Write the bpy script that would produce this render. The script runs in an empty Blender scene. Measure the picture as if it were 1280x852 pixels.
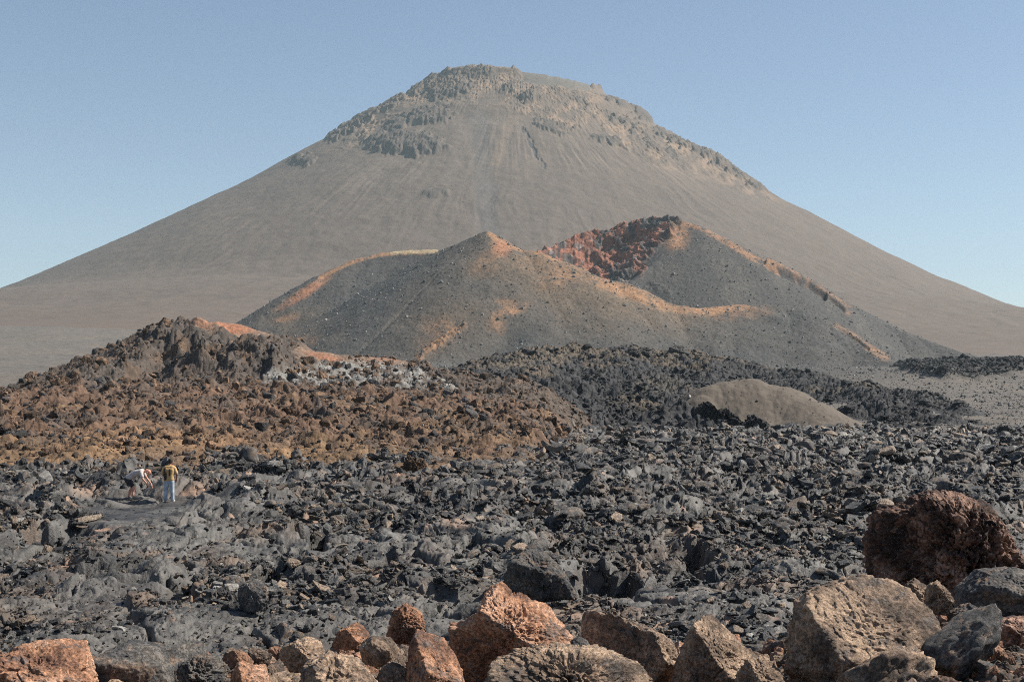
import bpy, bmesh, math, random
import numpy as np
from mathutils import Vector, Matrix

# ------------------------------------------------------------------ camera, sky, sun, exposure
F = 1778.0; HOR = 505.0; CZ = 6.0
TH = math.atan((HOR - 426.0) / F)
SC = bpy.context.scene
COL = SC.collection
cam_d = bpy.data.cameras.new('camera'); cam = bpy.data.objects.new('camera', cam_d); COL.objects.link(cam)
cam_d.sensor_width = 36.0; cam_d.lens = 36.0 * F / 1280.0
cam_d.clip_start = 0.1; cam_d.clip_end = 40000
cam.location = (0, 0, CZ); cam.rotation_euler = (math.pi / 2 + TH, 0, 0)
SC.camera = cam

SUN_EL = math.radians(46); SUN_AZ = math.radians(13)      # azimuth from +x towards +y
sd = (math.cos(SUN_EL) * math.cos(SUN_AZ), math.cos(SUN_EL) * math.sin(SUN_AZ), math.sin(SUN_EL))
wd = bpy.data.worlds.new('World'); SC.world = wd; wd.use_nodes = True
nt = wd.node_tree; bg = nt.nodes['Background']
sky = nt.nodes.new('ShaderNodeTexSky'); sky.sky_type = 'NISHITA'; sky.sun_disc = False
sky.sun_elevation = SUN_EL; sky.sun_rotation = math.atan2(sd[0], sd[1])
sky.altitude = 1700; sky.air_density = 1.0; sky.dust_density = 2.2; sky.ozone_density = 0.3
nt.links.new(sky.outputs[0], bg.inputs[0]); bg.inputs[1].default_value = 0.070
sun_d = bpy.data.lights.new('sun', 'SUN'); sun_d.energy = 5.0; sun_d.angle = math.radians(0.5); sun_d.color = (1.0, 0.93, 0.83)
sun = bpy.data.objects.new('sun', sun_d); COL.objects.link(sun)
sun.rotation_euler = Vector(sd).to_track_quat('Z', 'Y').to_euler(); sun.location = (60, 20, 80)
SC.view_settings.view_transform = 'Standard'; SC.view_settings.look = 'None'
SC.view_settings.exposure = 0.76; SC.view_settings.gamma = 1.0; SC.view_settings.use_curve_mapping = False
SC.cycles.max_bounces = 4; SC.cycles.diffuse_bounces = 3; SC.cycles.glossy_bounces = 2
SC.cycles.volume_bounces = 0; SC.cycles.use_denoising = False
SC.cycles.use_adaptive_sampling = False; SC.cycles.filter_width = 1.0

# ------------------------------------------------------------------ projections between the photo's pixels and the place
ct, st = math.cos(TH), math.sin(TH)
def W(px, py, Y):
    u = (np.asarray(px, float) - 640) / F; v = (426 - np.asarray(py, float)) / F
    t = Y / (ct - v * st)
    return u * t, Y + 0 * t, CZ + (st + v * ct) * t
def PR(x, y, z):
    dz = z - CZ; d = y * ct + dz * st; up = -y * st + dz * ct
    return 640 + F * x / d, 426 - F * up / d
def G(px, py, z=1.5):            # where the ray meets height z
    v = (426 - py) / F; dy, dz = ct - v * st, st + v * ct
    t = (z - CZ) / dz; return ((px - 640) / F * t, dy * t)

# ------------------------------------------------------------------ noise
RS = np.random.RandomState(7)
PERM = RS.permutation(4096).astype(np.int32)
GA = RS.rand(4096) * 2 * np.pi
GX, GY = np.cos(GA).astype(np.float32), np.sin(GA).astype(np.float32)
g3 = RS.randn(4096, 3); g3 /= np.linalg.norm(g3, axis=1)[:, None]; g3 = g3.astype(np.float32)
RND = RS.rand(4, 4096).astype(np.float32)
def h2(ix, iy, s): return PERM[(PERM[(ix + s * 131) & 4095] + iy) & 4095]
def fade(t): return t * t * t * (t * (t * 6 - 15) + 10)
def pn(x, y, s=0):
    x = np.asarray(x, np.float64); y = np.asarray(y, np.float64)
    fx, fy = np.floor(x), np.floor(y); ix, iy = fx.astype(np.int32), fy.astype(np.int32)
    x = (x - fx).astype(np.float32); y = (y - fy).astype(np.float32)
    u, v = fade(x), fade(y)
    def g(a, b):
        h = h2(ix + a, iy + b, s); return GX[h] * (x - a) + GY[h] * (y - b)
    n0 = g(0, 0); n0 += u * (g(1, 0) - n0); n1 = g(0, 1); n1 += u * (g(1, 1) - n1)
    return (n0 + v * (n1 - n0)) * 1.5
def fbm(x, y, o=4, s=0, gain=.5):
    r = 0; a = 1
    for i in range(o):
        r = r + a * pn(x, y, s + i); x = x * 2.03 + 17.3; y = y * 2.03 + 5.1; a *= gain
    return r
def ridge(x, y, o=4, s=0, gain=.5):
    r = 0; a = 1
    for i in range(o):
        r = r + a * (1 - 2 * np.abs(pn(x, y, s + i))); x = x * 2.03 + 17.3; y = y * 2.03 + 5.1; a *= gain
    return r
def worley(x, y, s=0):
    """tilted slabs: f1, f2, offset from the nearest seed, that seed's random numbers"""
    x = np.asarray(x, np.float64); y = np.asarray(y, np.float64)
    fx, fy = np.floor(x), np.floor(y); ix, iy = fx.astype(np.int32), fy.astype(np.int32)
    x = (x - fx).astype(np.float32); y = (y - fy).astype(np.float32)
    f1 = np.full(x.shape, 9, np.float32); f2 = f1.copy(); bx = 0 * f1; by = 0 * f1; bh = np.zeros(x.shape, np.int32)
    for a in (-1, 0, 1):
        for b in (-1, 0, 1):
            h = h2(ix + a, iy + b, s)
            dx = x - a - RND[0][h]; dy = y - b - RND[1][h]; d = dx * dx + dy * dy
            m = d < f1
            f2 = np.where(m, f1, np.minimum(f2, d)); f1 = np.where(m, d, f1)
            bx = np.where(m, dx, bx); by = np.where(m, dy, by); bh = np.where(m, h, bh)
    return np.sqrt(f1), np.sqrt(f2), bx, by, bh
def pn3(p, s=0):
    f = np.floor(p); i = f.astype(np.int32); q = (p - f).astype(np.float32); w = fade(q)
    def g(a, b, c):
        h = PERM[(h2(i[:, 0] + a, i[:, 1] + b, s) + i[:, 2] + c) & 4095]
        v = g3[h]; return v[:, 0] * (q[:, 0] - a) + v[:, 1] * (q[:, 1] - b) + v[:, 2] * (q[:, 2] - c)
    def e(b, c):
        n = g(0, b, c); return n + w[:, 0] * (g(1, b, c) - n)
    def f_(c):
        n = e(0, c); return n + w[:, 1] * (e(1, c) - n)
    n = f_(0); return (n + w[:, 2] * (f_(1) - n)) * 1.5
def fbm3(p, o=4, s=0, gain=.5):
    r = 0; a = 1
    for k in range(o):
        r = r + a * pn3(p, s + k); p = p * 2.03 + 11.7; a *= gain
    return r
def ss(a, b, x):
    t = np.clip((x - a) / (b - a), 0, 1); return t * t * (3 - 2 * t)
def mix(a, b, t): return a + (b - a) * t
def smax(a, b, k):
    h = np.clip(.5 + .5 * (a - b) / k, 0, 1); return b + (a - b) * h + k * h * (1 - h)
def poly_in(px, py, pts):
    ins = np.zeros(np.shape(px), bool); n = len(pts)
    for i in range(n):
        x0, y0 = pts[i]; x1, y1 = pts[(i + 1) % n]
        c = ((y0 > py) != (y1 > py)) & (px < (x1 - x0) * (py - y0) / (y1 - y0 + 1e-9) + x0)
        ins ^= c
    return ins
def poly_sd(px, py, pts):        # signed distance, positive inside
    d = np.full(np.shape(px), 1e9)
    n = len(pts)
    for i in range(n):
        x0, y0 = pts[i]; x1, y1 = pts[(i + 1) % n]
        ex, ey = x1 - x0, y1 - y0; t = np.clip(((px - x0) * ex + (py - y0) * ey) / (ex * ex + ey * ey + 1e-9), 0, 1)
        d = np.minimum(d, np.hypot(px - x0 - t * ex, py - y0 - t * ey))
    return np.where(poly_in(px, py, pts), d, -d)
def blob(px, py, cx, cy, rx, ry, ang=0, soft=.5):
    c, s = math.cos(math.radians(ang)), math.sin(math.radians(ang))
    a = ((px - cx) * c + (py - cy) * s) / rx; b = (-(px - cx) * s + (py - cy) * c) / ry
    return 1 - ss(1 - soft, 1 + soft, np.hypot(a, b))
def line_m(px, py, pts, w):
    d = np.full(np.shape(px), 1e9)
    for (x0, y0), (x1, y1) in zip(pts, pts[1:]):
        ex, ey = x1 - x0, y1 - y0; t = np.clip(((px - x0) * ex + (py - y0) * ey) / (ex * ex + ey * ey + 1e-9), 0, 1)
        d = np.minimum(d, np.hypot(px - x0 - t * ex, py - y0 - t * ey))
    return 1 - ss(w * .4, w * 1.2, d)
def ridges(x, y, lines, base, rnd=6.0, dflt=.6, k=6.0):
    """height field from crest lines: (px, py, Y[, slope]) points"""
    z = base
    for ln in lines:
        P = []
        for q in ln:
            a = W(q[0], q[1], q[2]); P.append((float(a[0]), float(a[1]), float(a[2]), q[3] if len(q) > 3 else dflt))
        best = np.full(x.shape, -1e9)
        for (x0, y0, z0, s0), (x1, y1, z1, s1) in zip(P, P[1:]):
            ex, ey = x1 - x0, y1 - y0; t = np.clip(((x - x0) * ex + (y - y0) * ey) / (ex * ex + ey * ey + 1e-9), 0, 1)
            d = np.hypot(x - x0 - t * ex, y - y0 - t * ey)
            best = np.maximum(best, z0 + t * (z1 - z0) - (s0 + t * (s1 - s0)) * (np.sqrt(d * d + rnd * rnd) - rnd))
        z = smax(best, z, k)
    return z

# ------------------------------------------------------------------ mesh output
def tag(o, label=None, cat=None, group=None, kind=None):
    if label: o['label'] = label
    if cat: o['category'] = cat
    if group: o['group'] = group
    if kind: o['kind'] = kind
    return o
def mesh_np(name, V, Fq, col=None, smooth=True):
    me = bpy.data.meshes.new(name); n, m = len(V), len(Fq); k = Fq.shape[1]
    me.vertices.add(n); me.vertices.foreach_set('co', np.ascontiguousarray(V, np.float32).ravel())
    me.loops.add(m * k); me.loops.foreach_set('vertex_index', np.ascontiguousarray(Fq, np.int32).ravel())
    me.polygons.add(m); me.polygons.foreach_set('loop_start', np.arange(0, m * k, k, dtype=np.int32))
    me.polygons.foreach_set('loop_total', np.full(m, k, np.int32))
    me.polygons.foreach_set('use_smooth', np.full(m, smooth, bool))
    if col is not None:
        c = np.ones((n, 4), np.float32); c[:, :3] = np.clip(col, 0.004, 1)
        a = me.color_attributes.new('tint', 'FLOAT_COLOR', 'POINT'); a.data.foreach_set('color', c.ravel())
    me.update(); me.validate(); return me
def grid_obj(name, X, Y, Z, col, mat, smooth=True, keep=None):
    n, m = X.shape; col = col * .86
    V = np.stack([X, Y, Z], -1).reshape(-1, 3); i = np.arange(n * m, dtype=np.int32).reshape(n, m)
    Q = np.stack([i[:-1, :-1], i[:-1, 1:], i[1:, 1:], i[1:, :-1]], -1).reshape(-1, 4)
    if keep is not None:
        kk = (keep[:-1, :-1] | keep[1:, 1:] | keep[:-1, 1:] | keep[1:, :-1]).ravel(); Q = Q[kk]
        used = np.zeros(n * m, bool); used[Q.ravel()] = True
        mp = np.cumsum(used).astype(np.int32) - 1; V = V[used]; Q = mp[Q]; col = col.reshape(-1, 3)[used]
    me = mesh_np(name, V, Q, col.reshape(-1, 3), smooth); me.materials.append(mat)
    o = bpy.data.objects.new(name, me); COL.objects.link(o); return o
def RGB(*c): return np.array(c, np.float32)
def paint(col, c, m): return col + (RGB(*c) - col) * np.clip(m, 0, 1)[..., None]

# ------------------------------------------------------------------ materials
def material(name, fine, bump_scale, bump_str, rough=.9, spec=.3, var=.35, coord_scale=1.0, tint=None, bdist=.05, vor=0.0):
    m = bpy.data.materials.new(name); m.use_nodes = True; t = m.node_tree; N = t.nodes; L = t.links
    b = N['Principled BSDF']; b.inputs['Roughness'].default_value = rough; b.inputs['Specular IOR Level'].default_value = spec
    geo = N.new('ShaderNodeNewGeometry') if tint is None else N.new('ShaderNodeTexCoord')
    pos = geo.outputs['Position'] if tint is None else geo.outputs['Object']
    if tint is None:
        a = N.new('ShaderNodeAttribute'); a.attribute_name = 'tint'; base = a.outputs['Color']
    else:
        a = N.new('ShaderNodeRGB'); a.outputs[0].default_value = (*tint, 1); base = a.outputs[0]
    n1 = N.new('ShaderNodeTexNoise'); n1.inputs['Scale'].default_value = fine; n1.inputs['Detail'].default_value = 6; n1.inputs['Roughness'].default_value = .7
    L.new(pos, n1.inputs['Vector'])
    mr = N.new('ShaderNodeMapRange'); mr.inputs['From Min'].default_value = .3; mr.inputs['From Max'].default_value = .7
    mr.inputs['To Min'].default_value = 1 - var; mr.inputs['To Max'].default_value = 1 + var
    L.new(n1.outputs['Fac'], mr.inputs['Value'])
    mx = N.new('ShaderNodeVectorMath'); mx.operation = 'SCALE'; L.new(base, mx.inputs[0]); L.new(mr.outputs[0], mx.inputs['Scale'])
    L.new(mx.outputs[0], b.inputs['Base Color'])
    n2 = N.new('ShaderNodeTexNoise'); n2.inputs['Scale'].default_value = bump_scale; n2.inputs['Detail'].default_value = 8; n2.inputs['Roughness'].default_value = .65
    L.new(pos, n2.inputs['Vector'])
    bp = N.new('ShaderNodeBump'); bp.inputs['Strength'].default_value = bump_str; bp.inputs['Distance'].default_value = bdist
    L.new(n2.outputs['Fac'], bp.inputs['Height']); L.new(bp.outputs[0], b.inputs['Normal'])
    return m
M_ash = material('volcano_ash', .02, .03, .5, var=.10, bdist=6.0)
M_cin = material('cinder', .15, .35, .9, var=.28, bdist=1.2)
M_hill = material('rusty_rubble', 1.2, 3.0, .9, var=.40, bdist=.25)
M_flow = material('clinker_lava', .8, 1.2, .9, var=.45, bdist=.6)
M_lava = material('ropy_lava', 5.0, 14.0, .8, rough=.62, spec=.45, var=.40, bdist=.06)
M_bank = material('stony_bank', 6.0, 20.0, .8, var=.4, bdist=.04)

def rock_material(name, c1, c2, c3, rough=.85, spec=.3, sc=1.0, bumpd=.05, rnd=.35, world=False, pit=.6, alt=None, alt_at=.72, dust=None):
    """mottled stone: three colours over noise, pits in the bump, tone shift per object"""
    m = bpy.data.materials.new(name); m.use_nodes = True; t = m.node_tree; N = t.nodes; L = t.links
    b = N['Principled BSDF']; b.inputs['Roughness'].default_value = rough; b.inputs['Specular IOR Level'].default_value = spec
    g = N.new('ShaderNodeNewGeometry'); pos = g.outputs['Position']
    n1 = N.new('ShaderNodeTexNoise'); n1.inputs['Scale'].default_value = 2.2 * sc; n1.inputs['Detail'].default_value = 7; n1.inputs['Roughness'].default_value = .62
    n2 = N.new('ShaderNodeTexNoise'); n2.inputs['Scale'].default_value = 11 * sc; n2.inputs['Detail'].default_value = 8; n2.inputs['Roughness'].default_value = .75
    n3 = N.new('ShaderNodeTexNoise'); n3.inputs['Scale'].default_value = 26 * sc; n3.inputs['Detail'].default_value = 6; n3.inputs['Roughness'].default_value = .7
    for n in (n1, n2, n3): L.new(pos, n.inputs['Vector'])
    r = N.new('ShaderNodeValToRGB'); e = r.color_ramp.elements
    e[0].position = .38; e[0].color = (*c1, 1); e[1].position = .62; e[1].color = (*c3, 1); k = e.new(.5); k.color = (*c2, 1)
    L.new(n1.outputs['Fac'], r.inputs['Fac'])
    mr = N.new('ShaderNodeMapRange'); mr.inputs['From Min'].default_value = .32; mr.inputs['From Max'].default_value = .68
    mr.inputs['To Min'].default_value = .55; mr.inputs['To Max'].default_value = 1.35; L.new(n2.outputs['Fac'], mr.inputs['Value'])
    oi = N.new('ShaderNodeObjectInfo'); m2 = N.new('ShaderNodeMapRange'); m2.inputs['To Min'].default_value = 1 - rnd; m2.inputs['To Max'].default_value = 1 + rnd
    L.new(oi.outputs['Random'], m2.inputs['Value'])
    hue = r.outputs[0]
    if dust:
        n4 = N.new('ShaderNodeTexNoise'); n4.inputs['Scale'].default_value = 3.6 * sc; n4.inputs['Detail'].default_value = 9; n4.inputs['Roughness'].default_value = .72; n4.inputs['Distortion'].default_value = .6; L.new(pos, n4.inputs['Vector'])
        n4r = N.new('ShaderNodeMapRange'); n4r.inputs['From Min'].default_value = .53; n4r.inputs['From Max'].default_value = .60; n4r.inputs['To Max'].default_value = .8; L.new(n4.outputs['Fac'], n4r.inputs['Value'])
        m4 = N.new('ShaderNodeMix'); m4.data_type = 'RGBA'; L.new(n4r.outputs[0], m4.inputs['Factor']); L.new(r.outputs[0], m4.inputs['A']); m4.inputs['B'].default_value = (*dust, 1); hue = m4.outputs['Result']
    if alt:
        f1 = N.new('ShaderNodeMath'); f1.operation = 'MULTIPLY'; f1.inputs[1].default_value = 37.7; L.new(oi.outputs['Random'], f1.inputs[0])
        f2 = N.new('ShaderNodeMath'); f2.operation = 'FRACT'; L.new(f1.outputs[0], f2.inputs[0])
        f3 = N.new('ShaderNodeMapRange'); f3.inputs['From Min'].default_value = alt_at; f3.inputs['From Max'].default_value = min(1, alt_at + .15); L.new(f2.outputs[0], f3.inputs['Value'])
        mxx = N.new('ShaderNodeMix'); mxx.data_type = 'RGBA'; L.new(f3.outputs[0], mxx.inputs['Factor']); L.new(r.outputs[0], mxx.inputs['A']); mxx.inputs['B'].default_value = (*alt, 1); hue = mxx.outputs['Result']
    mm = N.new('ShaderNodeMath'); mm.operation = 'MULTIPLY'; L.new(mr.outputs[0], mm.inputs[0]); L.new(m2.outputs[0], mm.inputs[1])
    s = N.new('ShaderNodeVectorMath'); s.operation = 'SCALE'; L.new(hue, s.inputs[0]); L.new(mm.outputs[0], s.inputs['Scale'])
    L.new(s.outputs[0], b.inputs['Base Color'])
    ad = N.new('ShaderNodeMath'); ad.operation = 'ADD'; L.new(n2.outputs['Fac'], ad.inputs[0])
    pr = N.new('ShaderNodeMapRange'); pr.inputs['From Min'].default_value = .36; pr.inputs['From Max'].default_value = .5
    pr.inputs['To Min'].default_value = 0; pr.inputs['To Max'].default_value = pit; L.new(n3.outputs['Fac'], pr.inputs['Value'])
    L.new(pr.outputs[0], ad.inputs[1])
    bp = N.new('ShaderNodeBump'); bp.inputs['Strength'].default_value = .9; bp.inputs['Distance'].default_value = bumpd
    L.new(ad.outputs[0], bp.inputs['Height']); L.new(bp.outputs[0], b.inputs['Normal'])
    return m
R_orange = rock_material('rust_orange_rock', (.22, .115, .075), (.46, .24, .14), (.58, .35, .235), rnd=.12, dust=(.15, .13, .12))
R_tan = rock_material('tan_rock', (.13, .095, .072), (.34, .24, .17), (.52, .37, .255), rnd=.12, dust=(.13, .115, .105))
R_grey = rock_material('grey_rock', (.06, .06, .062), (.12, .115, .11), (.20, .175, .15), rnd=.15, dust=(.27, .185, .13))
R_red = rock_material('dark_red_rock', (.04, .026, .023), (.13, .075, .058), (.42, .26, .19), rnd=.12, dust=(.32, .19, .13))
R_dark = rock_material('dark_lava_rock', (.018, .018, .019), (.038, .037, .036), (.11, .103, .092), rough=.5, spec=.5, rnd=.6, alt=(.20, .145, .10))  # dark lava, taken near black so its colour also carries the shaded gaps
R_black = rock_material('black_clinker_rock', (.02, .021, .024), (.034, .034, .037), (.06, .057, .055), rnd=.5, sc=.3, bumpd=.2)
R_brown = rock_material('brown_rubble_rock', (.045, .032, .025), (.12, .078, .052), (.27, .17, .105), rnd=.5, sc=.5, bumpd=.1, alt=(.07, .066, .064), alt_at=.6)
R_cind = rock_material('cinder_rock', (.07, .07, .07), (.16, .155, .145), (.28, .26, .235), rnd=.7, sc=.1, bumpd=.3)

# ------------------------------------------------------------------ the volcano
SIL = [(-1600, 640), (-900, 535), (-400, 450), (0, 363), (100, 320), (200, 276), (300, 229), (350, 203), (400, 178), (430, 156), (470, 135), (500, 118), (518, 106), (532, 95), (555, 88), (578, 82),
       (612, 81), (638, 86), (655, 97), (690, 101), (722, 107), (742, 106), (754, 111), (768, 124), (800, 137), (815, 148), (830, 162), (870, 186), (900, 201), (930, 219),
       (960, 240), (1000, 260), (1060, 291), (1150, 336), (1230, 369), (1280, 387), (1680, 470), (2180, 545), (2880, 640)]
VY = 5000.0
sx = np.array([(p[0] - 640) / F * VY for p in SIL]); sz = np.array([CZ + (HOR - p[1]) / F * VY for p in SIL])
rr = np.array([0, 80, 350, 600, 900, 1300, 1800, 2400, 3000, 3500, 3700, 4000, 4300, 4500, 4750, 5200, 7000])
def far_prof(r, w):
    a = np.interp(r, [1800, 2400, 3000, 3500, 3660, 4000, 4300, 4500, 4750, 5200, 7000], [330, 205, 130, 86, 67, 38, 20, 9, 0.3, -3, -12])
    b = np.interp(r, [1800, 2400, 3000, 3500, 3660, 4000, 4300, 4500, 4750, 5200, 7000], [275, 160, 92, 50, 41, 28, 17, 8.5, 0.3, -3, -12])
    return mix(a, b, w)
def VZ(x, y, rough=True):
    dx, dy = x, y - VY; r = np.hypot(dx, dy) + 1e-6; c = dx / r
    zl = np.interp(-r, sx, sz); zr = np.interp(r, sx, sz)
    w = ss(-.9, .9, c); z = mix(zl, zr, w)
    t = ss(1500, 2300, r); w2 = ss(-.22, .06, c); z = mix(z, far_prof(r, np.where(y < VY, mix(w2, w, ss(2600, 1500, r) if False else 1 - ss(1600, 2800, r)), w)), t)
    return z
# the photo's skyline is met by the cone's edge as it is really seen, from below: correct the profile for that
A_, R_g = np.meshgrid(np.linspace(-math.pi, 0, 700), 2600 * np.linspace(0.002, 1, 600) ** 1.1); xa, ya = R_g * np.cos(A_), VY + R_g * np.sin(A_); sz0 = sz.copy()
for it in range(6):
    pa, pb = PR(xa, ya, VZ(xa, ya)); pa = pa.ravel(); pb = pb.ravel()
    for i, (kx, ky) in enumerate(SIL):
        if not 0 <= kx <= 1280: continue
        m = np.abs(pa - kx) < 2
        if m.any(): sz[i] = max(sz[i] - .5 * (ky + 2.0 * (400 < kx < 960) - 1.0 - pb[m].min()) / F * VY, sz0[i] - 44 / F * VY)
n_a, n_r = 1500, 760
phi = np.concatenate([np.linspace(-math.pi * 1.06, .06 * math.pi, n_a), np.linspace(.08 * math.pi, .92 * math.pi, 60)])
rad = 3300 * np.linspace(0.0, 1, n_r) ** 1.25 + .5
PHI, RR_ = np.meshgrid(phi, rad)
X = RR_ * np.cos(PHI); Y = VY + RR_ * np.sin(PHI); Z = VZ(X, Y)
px, py = PR(X, Y, Z)
# rocky crown: outcrops and strata as real relief
rock = np.maximum.reduce([blob(px, py, 640, 105, 150, 28, 0, .4) * .7, blob(px, py, 700, 130, 95, 35, 20, .5) * .8, blob(px, py, 800, 170, 90, 24, 27, .5) * .9,
    blob(px, py, 890, 205, 80, 14, 30, .5), blob(px, py, 470, 150, 60, 16, -32, .5) * .8, blob(px, py, 540, 110, 45, 16, -20, .5)])
rock *= ss(-.35, .25, fbm(X / 130, Z / 90, 4, 40) + rock - .45)
out = 0 * X
for (cx, cy, rx, ry, an, a) in [(506, 181, 46, 11, 3, 30), (535, 147, 27, 9, -5, 26), (497, 157, 16, 6, -15, 16), (558, 110, 26, 11, -8, 34), (528, 104, 22, 8, -28, 26), (575, 91, 40, 6, -3, 18), (380, 201, 14, 5, -8, 16),
                                (543, 242, 19, 6, -5, 9), (640, 112, 8, 6, 0, 16), (662, 124, 9, 7, 20, 22), (640, 82, 6, 4, 0, 20), (750, 105, 8, 6, 30, 22), (722, 100, 6, 3, 0, 10), (428, 165, 20, 4, -38, 22), (455, 148, 20, 6, -30, 18), (490, 128, 18, 5, -25, 14),
                                (690, 160, 22, 6, 15, 12), (762, 176, 26, 4, 18, 10), (790, 160, 30, 4, 28, 12), (805, 143, 14, 7, 25, 20), (850, 178, 36, 5, 28, 18), (905, 207, 34, 6, 28, 22), (940, 228, 24, 5, 28, 16), (775, 128, 18, 4, 28, 12), (830, 190, 24, 4, 28, 9), (612, 100, 14, 4, 0, 8),
                                (735, 130, 16, 3, 20, 8), (700, 112, 10, 4, 10, 8), (560, 130, 12, 3, 0, 6)]:
    m = blob(px + 9 * fbm(X / 30, Z / 20, 4, 3), py + 4.5 * fbm(X / 30, Z / 25, 4, 6), cx, cy, rx, ry, an, .35); out = np.maximum(out, m * a * (.75 if cy > 112 else .55))
out_m = np.clip(out / 8, 0, 1)
blocky = ridge(X / 22, (Z + Y * .3) / 30, 4, 50)
slabs = fbm(X / 60 + fbm(X / 90, Z / 90, 2, 9), Z / 16, 4, 60)
Z2 = Z + out * (.72 + .16 * blocky + .10 * ridge(X / 9, (Z + Y * .3) / 12, 3, 55)) + rock * (8 * np.abs(slabs) + 3 * blocky + 2.5 * ridge(X / 10, (Z + Y * .3) / 12, 3, 56) - 4)
Z2 += (1.4 * fbm(X / 35, Y / 35, 4, 70) + 5 * fbm(X / 260, Y / 260, 3, 75)) * (1 - ss(2700, 3200, RR_))
ang = np.arctan2(Y - VY, X)
gul = ridge(ang * 30 + .5 * fbm(X / 150, Z / 150, 2, 86), RR_ / 500, 4, 80) * ss(350, 700, RR_) * (1 - ss(1500, 2700, RR_))
Z2 += 1.6 * gul * ss(-.3, .5, fbm(X / 300, Z / 200, 2, 84))
chute = line_m(px + 2 * fbm(X / 20, Z / 20, 2, 8), py, [(654, 160), (664, 178), (672, 196), (680, 210)], 3.2) * ss(-.6, .3, fbm(X / 12, Z / 25, 2, 10)); Z2 -= 4.5 * chute
Z2 -= 2.5 * line_m(px, py, [(598, 165), (606, 230), (610, 290)], 16)
Z2 -= 24 * ss(645, 662, px) * (1 - ss(728, 752, px)) * ss(1030, 1110, Z) + 15 * ss(495, 512, px) * (1 - ss(545, 575, px)) * ss(980, 1060, Z)
vz_back = (Y > VY + 250); Z2 = np.where(vz_back, Z - 30, Z2)
col = np.broadcast_to(RGB(.120, .092, .073), X.shape + (3,)).copy()
up = ss(500, 1150, Z); strk = fbm(ang * 60, RR_ / 700, 4, 90)
col = paint(col, (.17, .13, .10), ss(.0, 1.0, up * .55 + strk * .28))
col = paint(col, (.25, .175, .12), np.clip(rock * 1.2, 0, 1) * ss(-.4, .6, fbm(X / 60, Z / 60, 4, 91)))
col = paint(col, (.105, .098, .095), line_m(px + 5 * fbm(X / 40, Z / 90, 3, 12), py, [(600, 150), (606, 230), (612, 300)], 16) * .5)
col = paint(col, (.19, .15, .12), np.maximum(line_m(px, py, [(575, 160), (572, 200), (560, 225)], 10), line_m(px, py, [(500, 190), (470, 212), (440, 235)], 12)) * .35)
col = paint(col, (.19, .14, .10), line_m(px, py, [(640, 150), (628, 180), (620, 200)], 9) * .5)
dk = np.clip(out_m * ss(-.6, .1, blocky * .35 + fbm(X / 40, Z / 14, 4, 94) * .9 + .1), 0, 1)
fan = 0 * X
for (cx, cy, w, h) in [(500, 205, 40, 26), (520, 168, 26, 14), (640, 180, 50, 40), (740, 185, 60, 30), (850, 215, 40, 20), (430, 190, 26, 14)]: fan = np.maximum(fan, blob(px, py, cx, cy, w, h, 0, .8))
col = paint(col, (.20, .155, .118), fan * ss(-.1, .5, fbm(ang * 90, RR_ / 300, 3, 98)) * .6)
col = paint(col, (.062, .054, .050), dk * .62); col = paint(col, (.07, .065, .065), chute)
col = paint(col, (.21, .13, .09), (1 - ss(0, 1, np.abs(py - 470 + (px) * .12) / 60)) * (1 - ss(150, 400, px)) * .25)
col *= (1 + .10 * fbm(X / 12, (Z + Y) / 9, 3, 96))[..., None]
vol = grid_obj('volcano', X, Y, Z2, col, M_ash)
tag(vol, 'huge grey brown volcano with a craggy summit filling the background', 'volcano', kind='structure')

# ------------------------------------------------------------------ the ash plain at the volcano's foot
def pgrid(u0, u1, nu, y0, y1, ny):
    u = np.linspace(u0, u1, nu); y = np.exp(np.linspace(math.log(y0), math.log(y1), ny))
    U, Yg = np.meshgrid(u, y); return U * Yg, Yg
X, Y = pgrid(-.75, .75, 1000, 236, 5400, 700)
rv = np.hypot(X, Y - VY)
Z = VZ(X, Y) + (.6 * fbm(X / 25, Y / 25, 4, 100) + 3 * fbm(X / 140, Y / 140, 3, 104) * ss(400, 800, Y)) * ss(3290, 3500, rv) - 8 * (1 - ss(3180, 3285, rv))
ash_fold = 7 * blob(X, Y, 330, 760, 170, 120, 0, .6)
Z += ash_fold
px, py = PR(X, Y, Z)
# black clinker tongue on the plain at the right
tong = [(1100, 446), (1140, 444), (1180, 450), (1240, 455), (1290, 457), (1400, 462), (1400, 475), (1290, 466), (1230, 474), (1180, 474), (1130, 463)]
tm = ss(-2, 3, poly_sd(px + 4 * fbm(X / 8, Y / 20, 3, 110), py + 1.5 * fbm(X / 8, Y / 20, 3, 111), tong)) * (Y > 500)
f1, f2, bx, by, bh = worley(X / 5, Y / 7, 4)
Z += tm * (3.0 + 2.5 * RND[2][bh] + 1.5 * fbm(X / 8, Y / 8, 3, 112))
col = np.broadcast_to(RGB(.135, .118, .10), X.shape + (3,)).copy()
col = paint(col, (.115, .105, .095), ss(-.2, .5, fbm(X / 60, Y / 120, 3, 114)) * .7)
near_c = np.maximum.reduce([blob(px, py, 800, 440, 400, 52, 0, .35), blob(px, py, 560, 440, 260, 44, 0, .4)]) * (Y > 430)
col = paint(col, (.074, .071, .066), near_c * .9)
col = paint(col, (.04, .04, .042), tm)
col *= (1 + .16 * fbm(X / 3, Y / 6, 3, 115))[..., None]
pl = grid_obj('ash_plain', X, Y, Z, col, M_cin); PlainG = (X, Y, Z); PlainT = (X, Y, tm); tag(pl, 'brown grey ash plain rising gently to the volcano', 'ash plain', kind='structure')
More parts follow.
